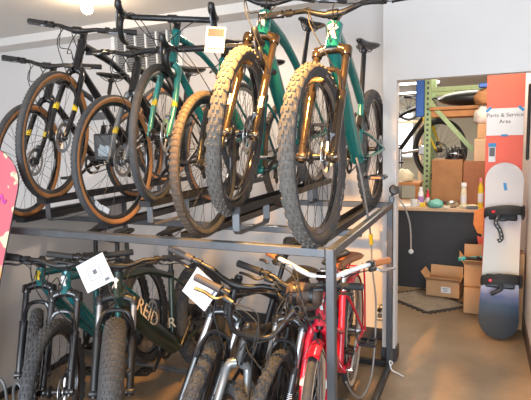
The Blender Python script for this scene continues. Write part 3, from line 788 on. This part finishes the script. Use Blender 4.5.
# storage rack
t = thing('storage_rack', 'pale green steel storage rack with wooden deck in the workshop', 'shelf', (-.54, 5.60, 0))
for dx, dy in ((0, 0), (0, .6), (1.0, 0), (1.0, .6)):
    b = MB(); b.box((dx, dy, 1.08), (.07, .05, 2.16), bev=.006)
    if dy == 0:
        for k in range(34): b.box((dx, dy - .0255, .25 + k * .055), (.022, .002, .026), 1)
    b.build('upright', [M['lime'], M['printdark']], t)
for dy in (0, .6): b = MB(); b.box((.5, dy, 1.99), (.93, .04, .05), bev=.004); b.build('beam', M['lime'], t)
for dy in (0, .6): b = MB(); b.box((.5, dy, 1.735), (.93, .05, .07), bev=.004); b.build('beam', M['wood'], t)
MB().bar((.02, -.03, 1.86), (.46, -.03, 1.34), .045, .012, up=(0, 1, 0)).build('brace', M['lime'], t)
b = MB()
for k in range(5): b.box((.5, .02 + k * .14, 1.79), (.96, .13, .035), bev=.004)
b.build('deck', M['wood'], t)
MB().box((-.0795, -.01, 1.92), (.085, .07, .42), bev=.008).build('blue_tube_box', M['blue'], t)  # blue tube box, attached to the rack as a part
b = MB(); b.ball((0, 0, 0), 1, 0, 20, 12, (.40, .16, .085)); o = b.build('equipment_bag', M['black']); o.location = (-.06, 5.80, 1.894); tag(o, 'long black bag lying on the wooden deck of the storage rack', 'bag')
t = bike('yellow-forked black bike hanging in the workshop above the brown box', None, -.45, 5.95, .985, yaw=58, steer=0, **{**HY, 'side': 'rubber', 'frame': 'black', 'forkcol': 'yellow', 'forktip': None, 'w': .05})
b = MB(); b.tube(smoothpath([(-.475, 5.93, 1.77), (-.475, 5.93, 1.72), (-.47, 5.92, 1.662), (-.455, 5.965, 1.652), (-.44, 5.99, 1.675)]), .006, 8); tag(b.build('hook', M['black']), 'black hook holding the yellow bike up under the wooden deck', 'hook')
# side table with tools behind the wall edge
t = thing('side_table', 'wooden side table behind the counter at the left of the green upright', 'table', (-.86, 5.75, 0))
b = MB(); b.box((0, 0, .985), (.5, .36, .03), bev=.004); b.build('tabletop', M['wood'], t)
for s in (-1, 1):
    for q in (-1, 1): MB().box((s * .22, q * .15, .485), (.04, .04, .97)).build('leg', M['wood'], t)
lump('cloth', 'cream and yellow cloth heaped on the wooden side table', 'cloth', (-.80, 5.70, 1.0), (.11, .1, .14), M['creamcloth'], 9)
t = thing('repair_stand', 'silver repair stand clamp rising behind the cream cloth', 'stand', (-.90, 6.1, 0)); b = MB()
b.tube([(0, 0, .05), (0, 0, 1.35)], .02, 10); b.build('pole', M['alu'], t)
b = MB(); b.tube([(0, 0, 1.3), (.22, -.05, 1.34)], .018, 10); b.box((.26, -.06, 1.34), (.09, .06, .11), bev=.012); b.build('clamp', M['alu'], t)
for k in range(3):
    a_ = k * 2.09 + .5; b = MB(); b.tube([(0, 0, .12), (math.cos(a_) * .38, math.sin(a_) * .38, .016)], .014, 8); b.build('leg', M['alu'], t)
b = MB(); b.lathe((-1.06, 8.0, 1.93), (.35, -1, .1), [(.16, -.018), (.19, -.014), (.20, 0), (.19, .014), (.16, .018)], 32, closed=True); b.lathe((-1.06, 8.0, 1.93), (.35, -1, .1), [(.01, -.03), (.035, -.03), (.035, .03), (.01, .03)], 12)
for k in range(10): a_ = k * .628; b.tube([V((-1.06, 8.0, 1.93)), V((-1.06 + math.cos(a_) * .165, 8.0 + math.cos(a_) * .058, 1.93 + math.sin(a_) * .165))], .003, 4)
o = b.build('spare_wheel', M['black']); tag(o, 'spare black wheel resting on the far wall shelf', 'wheel')
tag(MB().box((-1.15, 8.05, 1.715), (.6, .3, .03)).build('wall_shelf', M['cardpale']), 'pale shelf deep in the workshop under the spare wheel', 'shelf')
b = MB(); b.box((-1.40, 8.05, .85), (.04, .28, 1.70)); b.box((-.90, 8.15, .85), (.04, .04, 1.70)); o = b.build('shelf_support', M['cardpale']); tag(o, 'pale posts carrying the far shelf in the workshop', 'post')
for i, yy in enumerate((9.3, 11.4)):
    t = thing('ceiling_light', ('nearer' if i == 0 else 'farther') + ' bright fluorescent strip on the workshop ceiling', 'light', (-1.35 - .42 * i, yy, ZW - .03)); b = MB(); b.box((0, 0, .02), (1.3, .22, .02)); b.build('frame', M['white'], t)
    MB().box((0, 0, .0), (1.26, .18, .024), bev=.006).build('tube', emis('fluorescent_tube_' + 'ab'[i], (1, .98, .95), 5), t)
# boxes on the floor
box_thing('cardboard_box', 'open cardboard box with white label standing on the grey mat', 'box', -.44, -.145, 4.72, 4.93, .014, .165, M['card'], rz=-6, lab=(.03, .07, .085, .055), open_=True)
box_thing('cardboard_box', 'closed box on the floor left of the snowboard, lowest of its stack', 'box', -.10, .10, 4.38, 4.66, 0, .225, M['card'], rz=-4)
box_thing('cardboard_box', 'open-topped box with tools, upper one left of the snowboard', 'box', -.115, .115, 4.42, 4.68, .228, .42, M['card'], rz=2, open_=True)
b = MB(); b.tube([(-.16, 4.44, .455), (.06, 4.5, .47)], .018, 8); tag(b.build('hand_pump', mat('teal_plastic', (.02, .35, .38), .5)), 'teal hand pump lying across the open box of tools', 'pump')
b = MB(); b.bar((-.10, 4.41, .47), (.10, 4.44, .455), .05, .03); b.bar((-.02, 4.41, .48), (.05, 4.42, .44), .03, .05); tag(b.build('tool_case', M['black']), 'black tool case lying across the open box of tools', 'tool')
box_thing('cardboard_box', 'upright box standing on the floor behind the snowboard by the right wall', 'box', .10, .322, 4.135, 4.30, 0, .60, M['card'])
# orange things on the counter end
t = tag(MB().prism([(-.05, .1), (.03, .14), (.05, .0), (.04, -.12), (-.02, -.10), (-.055, -.02)], (.0, 4.955, .70), (1, 0, 0), (0, 0, 1), .03).build('hang_bag', M['orange']), 'orange-yellow bag hanging on the right end of the counter', 'bag')
t = tag(MB().prism([(-.04, .07), (.04, .05), (.05, -.08), (-.02, -.07)], (.02, 4.955, .50), (1, 0, 0), (0, 0, 1), .03).build('hang_bag', M['coral']), 'red bag hanging below the orange-yellow bag at the counter end', 'bag')
# puzzle mat
b = MB(); L = .56; ou = []
def side(p, q, n=9):
    p, q = V(p), V(q); d = q - p; nrm = V((d.y, -d.x, 0)).normalized(); out = []
    for i in range(n):
        for tt_, hh in ((.1, 0), (.32, 0), (.24, .02), (.76, .02), (.68, 0), (.9, 0)):
            out.append(p + d * ((i + tt_) / n) + nrm * hh)
    return out
c0 = V((-.395, 4.262, 0)); ex = V((.75, .66, 0)).normalized(); ey = V((-.77, .64, 0)).normalized()
P_ = [c0, c0 + ex * .44, c0 + ex * .44 + ey * .56, c0 + ey * .56]
pts = []
for i in range(4): pts += side(P_[i], P_[(i + 1) % 4])
b.prism([(p.x, p.y) for p in pts], (0, 0, .0005), (1, 0, 0), (0, 1, 0), .012, 1)
b.prism([(p.x, p.y) for p in [c0 + (ex + ey) * .02, P_[1] + (ey - ex) * .02, P_[2] - (ex + ey) * .02, P_[3] + (ex - ey) * .02]], (0, 0, .0126), (1, 0, 0), (0, 1, 0), .0006, 0)
tag(b.build('floor_mat', [M['foam'], M['foamedge']]), 'grey interlocking foam mat tile on the floor before the counter', 'mat')

# orange panel with sign
t = thing('orange_panel', 'tall orange-red painted panel behind the white snowboard', 'panel', (.16, 4.35, 0))
b = MB(); b.box((0, 0, 1.1), (.268, .03, 2.2), bev=.002); b.build('board', M['coral'], t)
t = thing('paper_sign', 'white paper sign reading Parts & Service Area on the orange panel', 'sign', (.16, 4.333, 1.61))
b = MB(); b.box((0, 0, 0), (.264, .0012, .212)); b.build('sheet', M['paper'], t)
for tx, sz, zz in (('Parts & Service', .0425, .052), ('Area', .0425, .002)):
    b = MB(); vs, fs = text_faces(tx, sz, (0, -.0012, zz), (1, 0, 0), (0, 0, 1), .0003); b.add(vs, fs); b.build('lettering', M['printdark'], t)
for x, z, a_, w_, h_ in ((-.118, .10, 45, .05, .02), (.112, .10, -45, .05, .02), (.0, -.106, 0, .045, .016)):
    MB().box((x, -.0014, z), (w_, .0008, h_), 0, Matrix.Rotation(-R(a_), 3, 'Y')).build('tape_strip', M['bluetape'], t)
t = thing('photo_card', 'narrow white card with blue top taped below the paper sign', 'card', (.075, 4.3335, 1.37)); MB().box((0, 0, 0), (.05, .001, .15)).build('sheet', M['paper'], t)
MB().box((0, -.0009, .06), (.056, .0006, .03)).build('tape_strip', M['bluetape'], t); MB().box((0, -.0009, 0.005), (.04, .0006, .07)).build('picture', M['print'], t)
tag(MB().box((.322, 4.30, 1.60), (.02, .05, .58), bev=.008).build('hanging_strap', M['black']), 'black strap hanging on the white right wall beside the orange panel', 'strap')

# ------------------------------------------------------------------ snowboards
def snowboard_mesh(Lg, wd, waist, tip=.16, kick=.03):
    b = MB(); n = 40; vs = []
    for i in range(n + 1):
        t = i / n; z = (1 - math.cos(pi * t)) / 2 * Lg
        e = min(z, Lg - z)
        hw = wd / 2 * math.sqrt(max(0, 1 - (1 - min(1, e / tip)) ** 2.3)) if e < tip else wd / 2 - (wd - waist) / 2 * math.sin(pi * (z - tip) / (Lg - 2 * tip))
        ky = -kick * max(0, 1 - e / .2) ** 2
        hw = max(hw, .002)
        for xx, yy in ((-hw, -.004), (-hw * .96, -.0055), (0, -.0055), (hw * .96, -.0055), (hw, -.004), (hw, .004), (0, .0055), (-hw, .004)): vs.append(V((xx, ky + yy, z)))
    fs = []; ms = []
    for i in range(n):
        for j in range(8):
            fs.append((i * 8 + j, i * 8 + (j + 1) % 8, i * 8 + 8 + (j + 1) % 8, i * 8 + 8 + j)); ms.append(1 if j in (4, 7) else 0)
    b.v = vs; b.f = fs; b.m = ms
    b.add([vs[q] for q in range(8)], [tuple(range(7, -1, -1))]); b.add([vs[n * 8 + q] for q in range(8)], [tuple(range(8))])
    return b
def lean_matrix(p, q):
    p, q = V(p), V(q); z = (q - p).normalized(); y = (V((0, 1, 0)) - z * z.y).normalized(); x = y.cross(z)
    return Matrix.Translation(p) @ Matrix((x, y, z)).transposed().to_4x4()
W1 = board_mat('white_blue_board_print', [(0, (.010, .018, .028)), (.15, (.018, .030, .048)), (.25, (.035, .065, .12)), (.31, (.12, .15, .27)), (.37, (.45, .43, .54)), (.48, (.62, .62, .57)), (.74, (.62, .60, .58)), (.90, (.50, .46, .50)), (1.0, (.56, .54, .55))], 2, .03, 9)
t = thing('snowboard', 'white and slate blue snowboard with black bindings leaning on the orange panel', 'snowboard'); t.matrix_world = lean_matrix((.142, 3.87, .012), (.172, 4.315, 1.285))
snowboard_mesh(1.345, .275, .25, .15).build('deck', [W1, M['white']], t)
tp = MB().box((0, -.0065, 1.20), (.022, .001, .145), 0, Matrix.Rotation(R(-10), 3, 'Y')); tp.build('tape_strip', M['bluetape'], t)
for k, (zc, sg) in enumerate(((.94, 1), (.42, 1))):
    b = MB(); b.lathe((0, -.006, zc), (0, -1, 0), [(.001, .0), (.06, 0), (.06, .012), (.052, .018), (.001, .018)], 24); b.box((.0, -.016, zc), (.20, .02, .10), bev=.008)
    bd = b.build('binding', M['black'], t)
    b = MB(); pts = smoothpath([(-.125, -.02, zc - .01), (-.12, -.07, zc - .005), (-.04, -.105, zc + .008), (.05, -.105, zc + .018), (.125, -.07, zc + .018), (.13, -.02, zc + .015)])
    b.tube(pts, [.038] * len(pts), 10, flat=.22); b.xf(lambda v: v); b.build('ankle_strap', M['blackmatt'], bd)
    b = MB(); b.box((.135, -.06, zc + .01), (.022, .09, .10), bev=.01); b.build('heel_cup', M['black'], bd)
    b = MB(); b.box((-.07, -.108, zc - .005), (.026, .01, .024), bev=.004); b.build('buckle', M['red'], bd)
    b = MB()
    if k == 0: pts = smoothpath([(-.035, -.105, zc - .03), (-.05, -.10, zc - .09), (-.02, -.09, zc - .14), (-.005, -.075, zc - .20), (-.03, -.07, zc - .225)])
    else: pts = smoothpath([(.0, -.10, zc - .03), (.005, -.09, zc - .06), (-.03, -.08, zc - .085), (-.06, -.07, zc - .105)])
    b.tube(pts, .015, 8, flat=.8 if k == 0 else .6); b.build('toe_strap', M['black'], bd)
    if k == 0:
        b = MB()
        for i in range(3, len(pts) - 3, 3): b.ball(pts[i] + V((0, -.013, 0)), .004, 0, 6, 4)
        b.build('strap_studs', M['white'], bd)
P1 = board_mat('pink_board_print', [(0, (.60, .20, .12)), (.75, (.62, .22, .18)), (.95, (.70, .33, .08)), (1.05, (.66, .34, .26)), (1.2, (.60, .10, .13)), (1.36, (.62, .13, .15)), (1.5, (.50, .12, .15))], 2, .06, 7, spots=(11, (.72, .58, .36), .60))
t = thing('snowboard', 'pink snowboard with cream and orange print leaning at the left end of the rack', 'snowboard'); t.matrix_world = lean_matrix((-2.58, 1.60, .012), (-2.165, 1.715, 1.515))
snowboard_mesh(1.565, .285, .255, .15).build('deck', [P1, M['steel']], t)
b = MB(); b.tube(smoothpath([(-.03, -.0075, 1.30), (.01, -.0075, 1.345), (.03, -.0075, 1.30), (.05, -.0075, 1.345), (.07, -.0075, 1.31), (.085, -.0075, 1.33)]), .006, 6); b.build('purple_scribble', mat('purple_print', (.50, .07, .32), .4), t)

# ------------------------------------------------------------------ cards, bags, small things on the bikes
def card_thing(label, corners, lines, group='printed cards hung on the bikes', photo=False):
    """a flat printed card: corners TL, TR, BR, BL"""
    c = [V(q) for q in corners]; o = sum(c, V()) / 4
    ex = ((c[1] - c[0]) + (c[2] - c[3])) / 2; ey = ((c[0] - c[3]) + (c[1] - c[2])) / 2; w, h = ex.length, ey.length
    ex.normalize(); nn = ex.cross(ey).normalized(); ey = nn.cross(ex)
    t = thing('price_card', label, 'card', o, (0, 0, 0)); t.rotation_euler = Matrix((ex, ey, nn)).transposed().to_euler()
    MB().box((0, 0, 0), (w, h, .002)).build('sheet', M['paper'], t)
    b = MB()
    for x, y, lw, lh in lines: b.box((x * w, y * h, .0013), (lw * w, lh * h, .0006))
    b.build('print', M['print'], t)
    if photo: MB().box((0.02 * w, .28 * h, .0013), (.86 * w, .32 * h, .0006)).build('picture', M['printdark'], t)
    return t
card_thing('white printed card hanging between the two teal floor bikes and the fat-tyre bike', ((-1.676, 1.62, .981), (-1.509, 1.62, 1.044), (-1.422, 1.62, .971), (-1.569, 1.62, .88)),
           [(0, .3, .5, .02), (0, .22, .4, .02), (-.2, 0, .02, .4), (.2, 0, .02, .4), (0, -.2, .42, .02), (.02, .04, .14, .16), (.02, -.1, .3, .015), (.3, -.36, .16, .1)])
card_thing('blank white card hanging from the handlebar of the black mountain bike', ((-1.162, 1.72, .901), (-1.067, 1.72, 1.019), (-.985, 1.72, .919), (-1.053, 1.72, .816)), [(.2, -.4, .2, .06)])
card_thing('printed card with dark photo propped at the drop handlebar', ((-1.139, 1.95, 2.027), (-1.047, 1.95, 2.015), (-1.019, 1.95, 1.910), (-1.115, 1.95, 1.927)), [(0, -.05, .7, .03), (0, -.16, .6, .03), (0, -.36, .75, .08)], photo=True)
card_thing('white paper taped over the black frame behind the tan-walled tyre', ((-2.59, 2.75, 1.87), (-2.36, 2.72, 1.86), (-2.37, 2.72, 1.66), (-2.58, 2.75, 1.65)), [(0, .2, .7, .04), (0, .05, .6, .03), (0, -.2, .7, .25)])
t = thing('parts_bag', 'clear plastic bag of parts hung behind the tan-walled wheel', 'bag', (-2.15, 2.42, 1.505))
b = MB(); b.box((0, 0, 0), (.17, .03, .17), bev=.012); b.build('pouch', mat('dark_clear_bag', (.10, .105, .11), .12), t)
lump('paper_wad', '', '', (0, 0, 0), (.06, .012, .07), mat('pale_blue_paper', (.42, .50, .55), .6), 3)
o = bpy.data.objects['paper_wad']; del o['label']; del o['category']; o.parent = t; o.name = 'parts'; o.location = (.01, -.014, -.055)
b = MB(); b.tube([(-.02, 0, .08), (0, 0.0, .16), (.02, 0, .08)], .003, 5); b.build('tie', M['black'], t)
for i, (x, y, z, a_) in enumerate(((-2.175, 2.35, 1.15, 40), (-2.12, 2.35, 1.125, 25))):
    tag(MB().box((x, y, z), (.062, .003, .034), 0, Matrix.Rotation(R(a_), 3, 'Y')).build('paper_tag', M['paper']), ('upper' if i == 0 else 'lower') + ' small white tag in the spokes of the tan-walled wheel', 'tag')

# security cable from the right upper bike to the red bike
t = thing('security_cable', 'grey security cable with yellow sleeve hanging beside the red bike', 'cable', (-.548, 2.70, .97))
o_ = V((-.548, 2.70, .97))
pts = smoothpath([V(q) - o_ for q in ((-.60, 2.55, 1.42), (-.565, 2.50, 1.33), (-.545, 2.58, 1.10), (-.550, 2.68, .965), (-.55, 2.71, .80), (-.535, 2.74, .60), (-.53, 2.70, .40), (-.535, 2.62, .20), (-.56, 2.50, .13), (-.58, 2.38, .20), (-.585, 2.25, .33))], 6)
MB().tube(pts, .0055, 8).build('cable', M['cable'], t)
MB().tube([V((-.549, 2.665, .995)) - o_, V((-.5505, 2.69, .935)) - o_], .011, 10).build('sleeve', M['yellow'], t)
# cable hanging from the back post
t = thing('gooseneck_cable', 'black round sensor head clipped to the back post with dangling grey cable', 'sensor', (XR + .03, YB, ZT)); o_ = V((XR + .03, YB, ZT))
b = MB(); b.lathe((.0, -.03, .085), (.3, -1, .2), [(.001, -.014), (.026, -.012), (.033, 0), (.026, .012), (.001, .014)], 20); b.build('head', M['black'], t)
b = MB(); b.box((-.02, 0, .02), (.03, .03, .045), bev=.004); b.tube([(-.02, 0, .04), (0, -.02, .08)], .008, 8); b.build('clip', M['bracket'], t)
MB().tube(smoothpath([(0, -.03, .06), (.035, -.03, .02), (.075, -.03, -.05), (.10, -.03, -.15), (.105, -.03, -.29)]), .005, 8).build('cord', M['cable'], t)
MB().ball((.105, -.03, -.305), .016, 0, 14, 10).build('end_ball', M['glassy'], t)
# outlet
t = thing('wall_outlet', 'white wall outlet with black plug low on the wall beside the rack post', 'outlet', (-.668, YW, .215))
MB().box((0, -.006, 0), (.072, .012, .115), bev=.006).build('plate', M['white'], t)
b = MB()
for z in (-.025, .025): b.box((0, -.0125, z), (.034, .002, .030), 0)
b.build('sockets', M['print'], t)
b = MB(); b.box((.0, -.03, .027), (.028, .036, .026), bev=.006); b.build('plug', M['black'], t)
MB().tube(smoothpath([(0, -.045, .027), (.01, -.055, .07), (.04, -.03, .075), (.06, -.03, .05), (.070, -.02, .0), (.071, -.012, -.10), (.071, -.012, -.20)]), .003, 6).build('cord', M['black'], t)
b = MB(); b.tube(smoothpath([(-.53, 3.10, .012), (-.50, 3.12, .05), (-.515, 3.10, .07), (-.50, 3.09, .02), (-.46, 3.08, .006), (-.42, 3.05, .006)]), .0045, 6); tag(b.build('cord_end', M['white']), 'short white cord lying on the floor at the foot of the back post', 'cord')
# floor bike stand at the left
t = thing('floor_stand', 'grey wire hoop stand on the floor at the lower left', 'stand', (-2.16, 1.55, 0))
for dx in (-.09, .03, .15):
    b = MB(); w_ = .035; b.tube(smoothpath([(dx - w_, 0, .02), (dx - w_, 0, .30), (dx - w_ * .8, 0, .375), (dx, 0, .405), (dx + w_ * .8, 0, .375), (dx + w_, 0, .30), (dx + w_, 0, .02)]), .007, 8); b.build('hoop', M['bracket'], t)
MB().box((.03, 0, .012), (.5, .03, .024)).build('base_bar', M['bracket'], t)
# lamp
t = thing('ceiling_lamp', 'glowing round spotlight on the ceiling above the left bikes', 'light', (-2.50, 2.73, ZC))
b = MB(); b.lathe((0, 0, 0), (0, 0, -1), [(.001, 0), (.045, 0), (.05, .01), (.042, .02), (.026, .022), (.024, .04), (.001, .04)], 24); b.build('housing', M['white'], t)
MB().ball((0, 0, -.072), .040, 0, 16, 10).build('bulb', emis('lamp_bulb', (1, .72, .38), 40), t)
# things behind the floor bikes
t = thing('roll_bag', 'dark brown rolled bag on the handlebar of the bike beside the red one', 'bag', (-.69, 1.95, .86)); b = MB()
b.lathe((-.075, 0, 0), (1, .12, -.04), [(.001, 0), (.04, 0), (.05, .012), (.052, .03), (.052, .12), (.05, .138), (.04, .15), (.001, .15)], 20); b.build('roll', M['darkbrown'], t)
for q in (.04, .11): b = MB(); b.lathe((-.075 + q, q * .12, -q * .04), (1, .12, -.04), [(.0525, -.009), (.0545, -.008), (.0545, .008), (.0525, .009)], 20, closed=True); b.build('strap', M['black'], t)
t = thing('jerry_can', 'blue plastic container standing behind the black floor bikes', 'container', (-.93, 2.95, 0)); b = MB(); b.box((0, 0, .22), (.22, .2, .44), bev=.03); b.build('body', M['blue'], t)
b = MB(); b.tube(smoothpath([(-.06, 0, .43), (-.05, 0, .49), (.05, 0, .49), (.06, 0, .43)]), .012, 8); b.build('handle', M['blue'], t)
MB().lathe((-.08, -.06, .43), (0, 0, 1), [(.001, 0), (.025, 0), (.025, .03), (.001, .032)], 16).build('cap', M['black'], t)

# ------------------------------------------------------------------ light
W = bpy.data.worlds.new('World'); S.world = W; W.use_nodes = True
bg = W.node_tree.nodes['Background']; bg.inputs[0].default_value = (.80, .88, 1, 1); bg.inputs[1].default_value = 1.5
def area(name, loc, rot, sx, sy, p, col):
    l = bpy.data.lights.new(name, 'AREA'); l.shape = 'RECTANGLE'; l.size = sx; l.size_y = sy; l.energy = p; l.color = col
    o = bpy.data.objects.new(name, l); COL.objects.link(o); o.location = loc; o.rotation_euler = [R(q) for q in rot]; return o
def spot(name, loc, target, p, col, ang=100, rad=.04, blend=.6):
    l = bpy.data.lights.new(name, 'SPOT'); l.energy = p; l.color = col; l.spot_size = R(ang); l.spot_blend = blend; l.shadow_soft_size = rad
    o = bpy.data.objects.new(name, l); COL.objects.link(o); o.location = loc
    o.rotation_euler = (V(target) - V(loc)).to_track_quat('-Z', 'Y').to_euler(); return o
area('assumed_front_daylight', (-.3, -2.6, 1.35), (90, 0, 0), 4.8, 2.1, 225, (.80, .90, 1))  # assumed daylight: area light added behind the camera, no window is built
warm = (1, .62, .28)
pl = bpy.data.lights.new('lamp_and_fill_light', 'POINT'); pl.energy = 5.5; pl.color = (1, .74, .48); pl.shadow_soft_size = .03
po = bpy.data.objects.new('lamp_and_fill_light', pl); COL.objects.link(po); po.location = (-2.50, 2.73, ZC - .17)
spot('lamp_and_fill_light', (-1.5, 2.95, ZC - .06), (-1.6, 2.9, 0), 55, (1, .80, .60), 165, blend=1)  # added unseen fill spot, brightens the rails and the wall below them
spot('lamp_and_fill_light', (-.86, 1.55, ZC - .06), (-.84, 1.95, 1.72), 400, (1, .50, .12), 84, blend=1)  # assumed unseen warm spot, yellows the tops of the mountain bike tyres
spot('lamp_and_fill_light', (-.1, 1.0, ZC - .06), (-.55, 1.9, 1.5), 14, warm, 85, blend=.9)  # assumed unseen warm spot, weak, toward the right end of the rack
spot('lamp_and_fill_light', (-2.2, .9, ZC - .06), (-2.0, 2.1, 1.4), 22, warm, 100, blend=.9)  # assumed unseen warm spot, weak, toward the left bikes
area('added_workshop_light', (-.6, 7.4, ZW - .03), (0, 0, 0), 2.4, 3.0, 130, (1, .93, .82))  # added area light without a fixture, brightens the workshop
area('added_passage_light', (-.05, 4.4, ZW - .03), (0, 0, 0), .5, .9, 22, (1, .86, .68))  # added area light without a fixture, brightens the floor past the opening

# ------------------------------------------------------------------ camera
cd = bpy.data.cameras.new('camera'); cam = bpy.data.objects.new('camera', cd); COL.objects.link(cam)
f, yaw, pitch, roll, h = 491.47, 23.816, 7.302, -1.559, 1.542
cd.sensor_width = 36; cd.lens = f / 531 * 36; cd.clip_start = .02
y_, p_, r_ = R(yaw), R(pitch), R(roll)
fw = V((-math.sin(y_) * math.cos(p_), math.cos(y_) * math.cos(p_), -math.sin(p_)))
rt = V((math.cos(y_), math.sin(y_), 0)); up = rt.cross(fw)
rt2 = rt * math.cos(r_) + up * math.sin(r_); up2 = up * math.cos(r_) - rt * math.sin(r_)
mw = Matrix((rt2, up2, -fw)).transposed().to_4x4(); mw.translation = V((0, 0, h)); cam.matrix_world = mw
S.camera = cam
S.view_settings.view_transform = 'Standard'; S.view_settings.look = 'None'; S.view_settings.exposure = .5; S.view_settings.gamma = 1
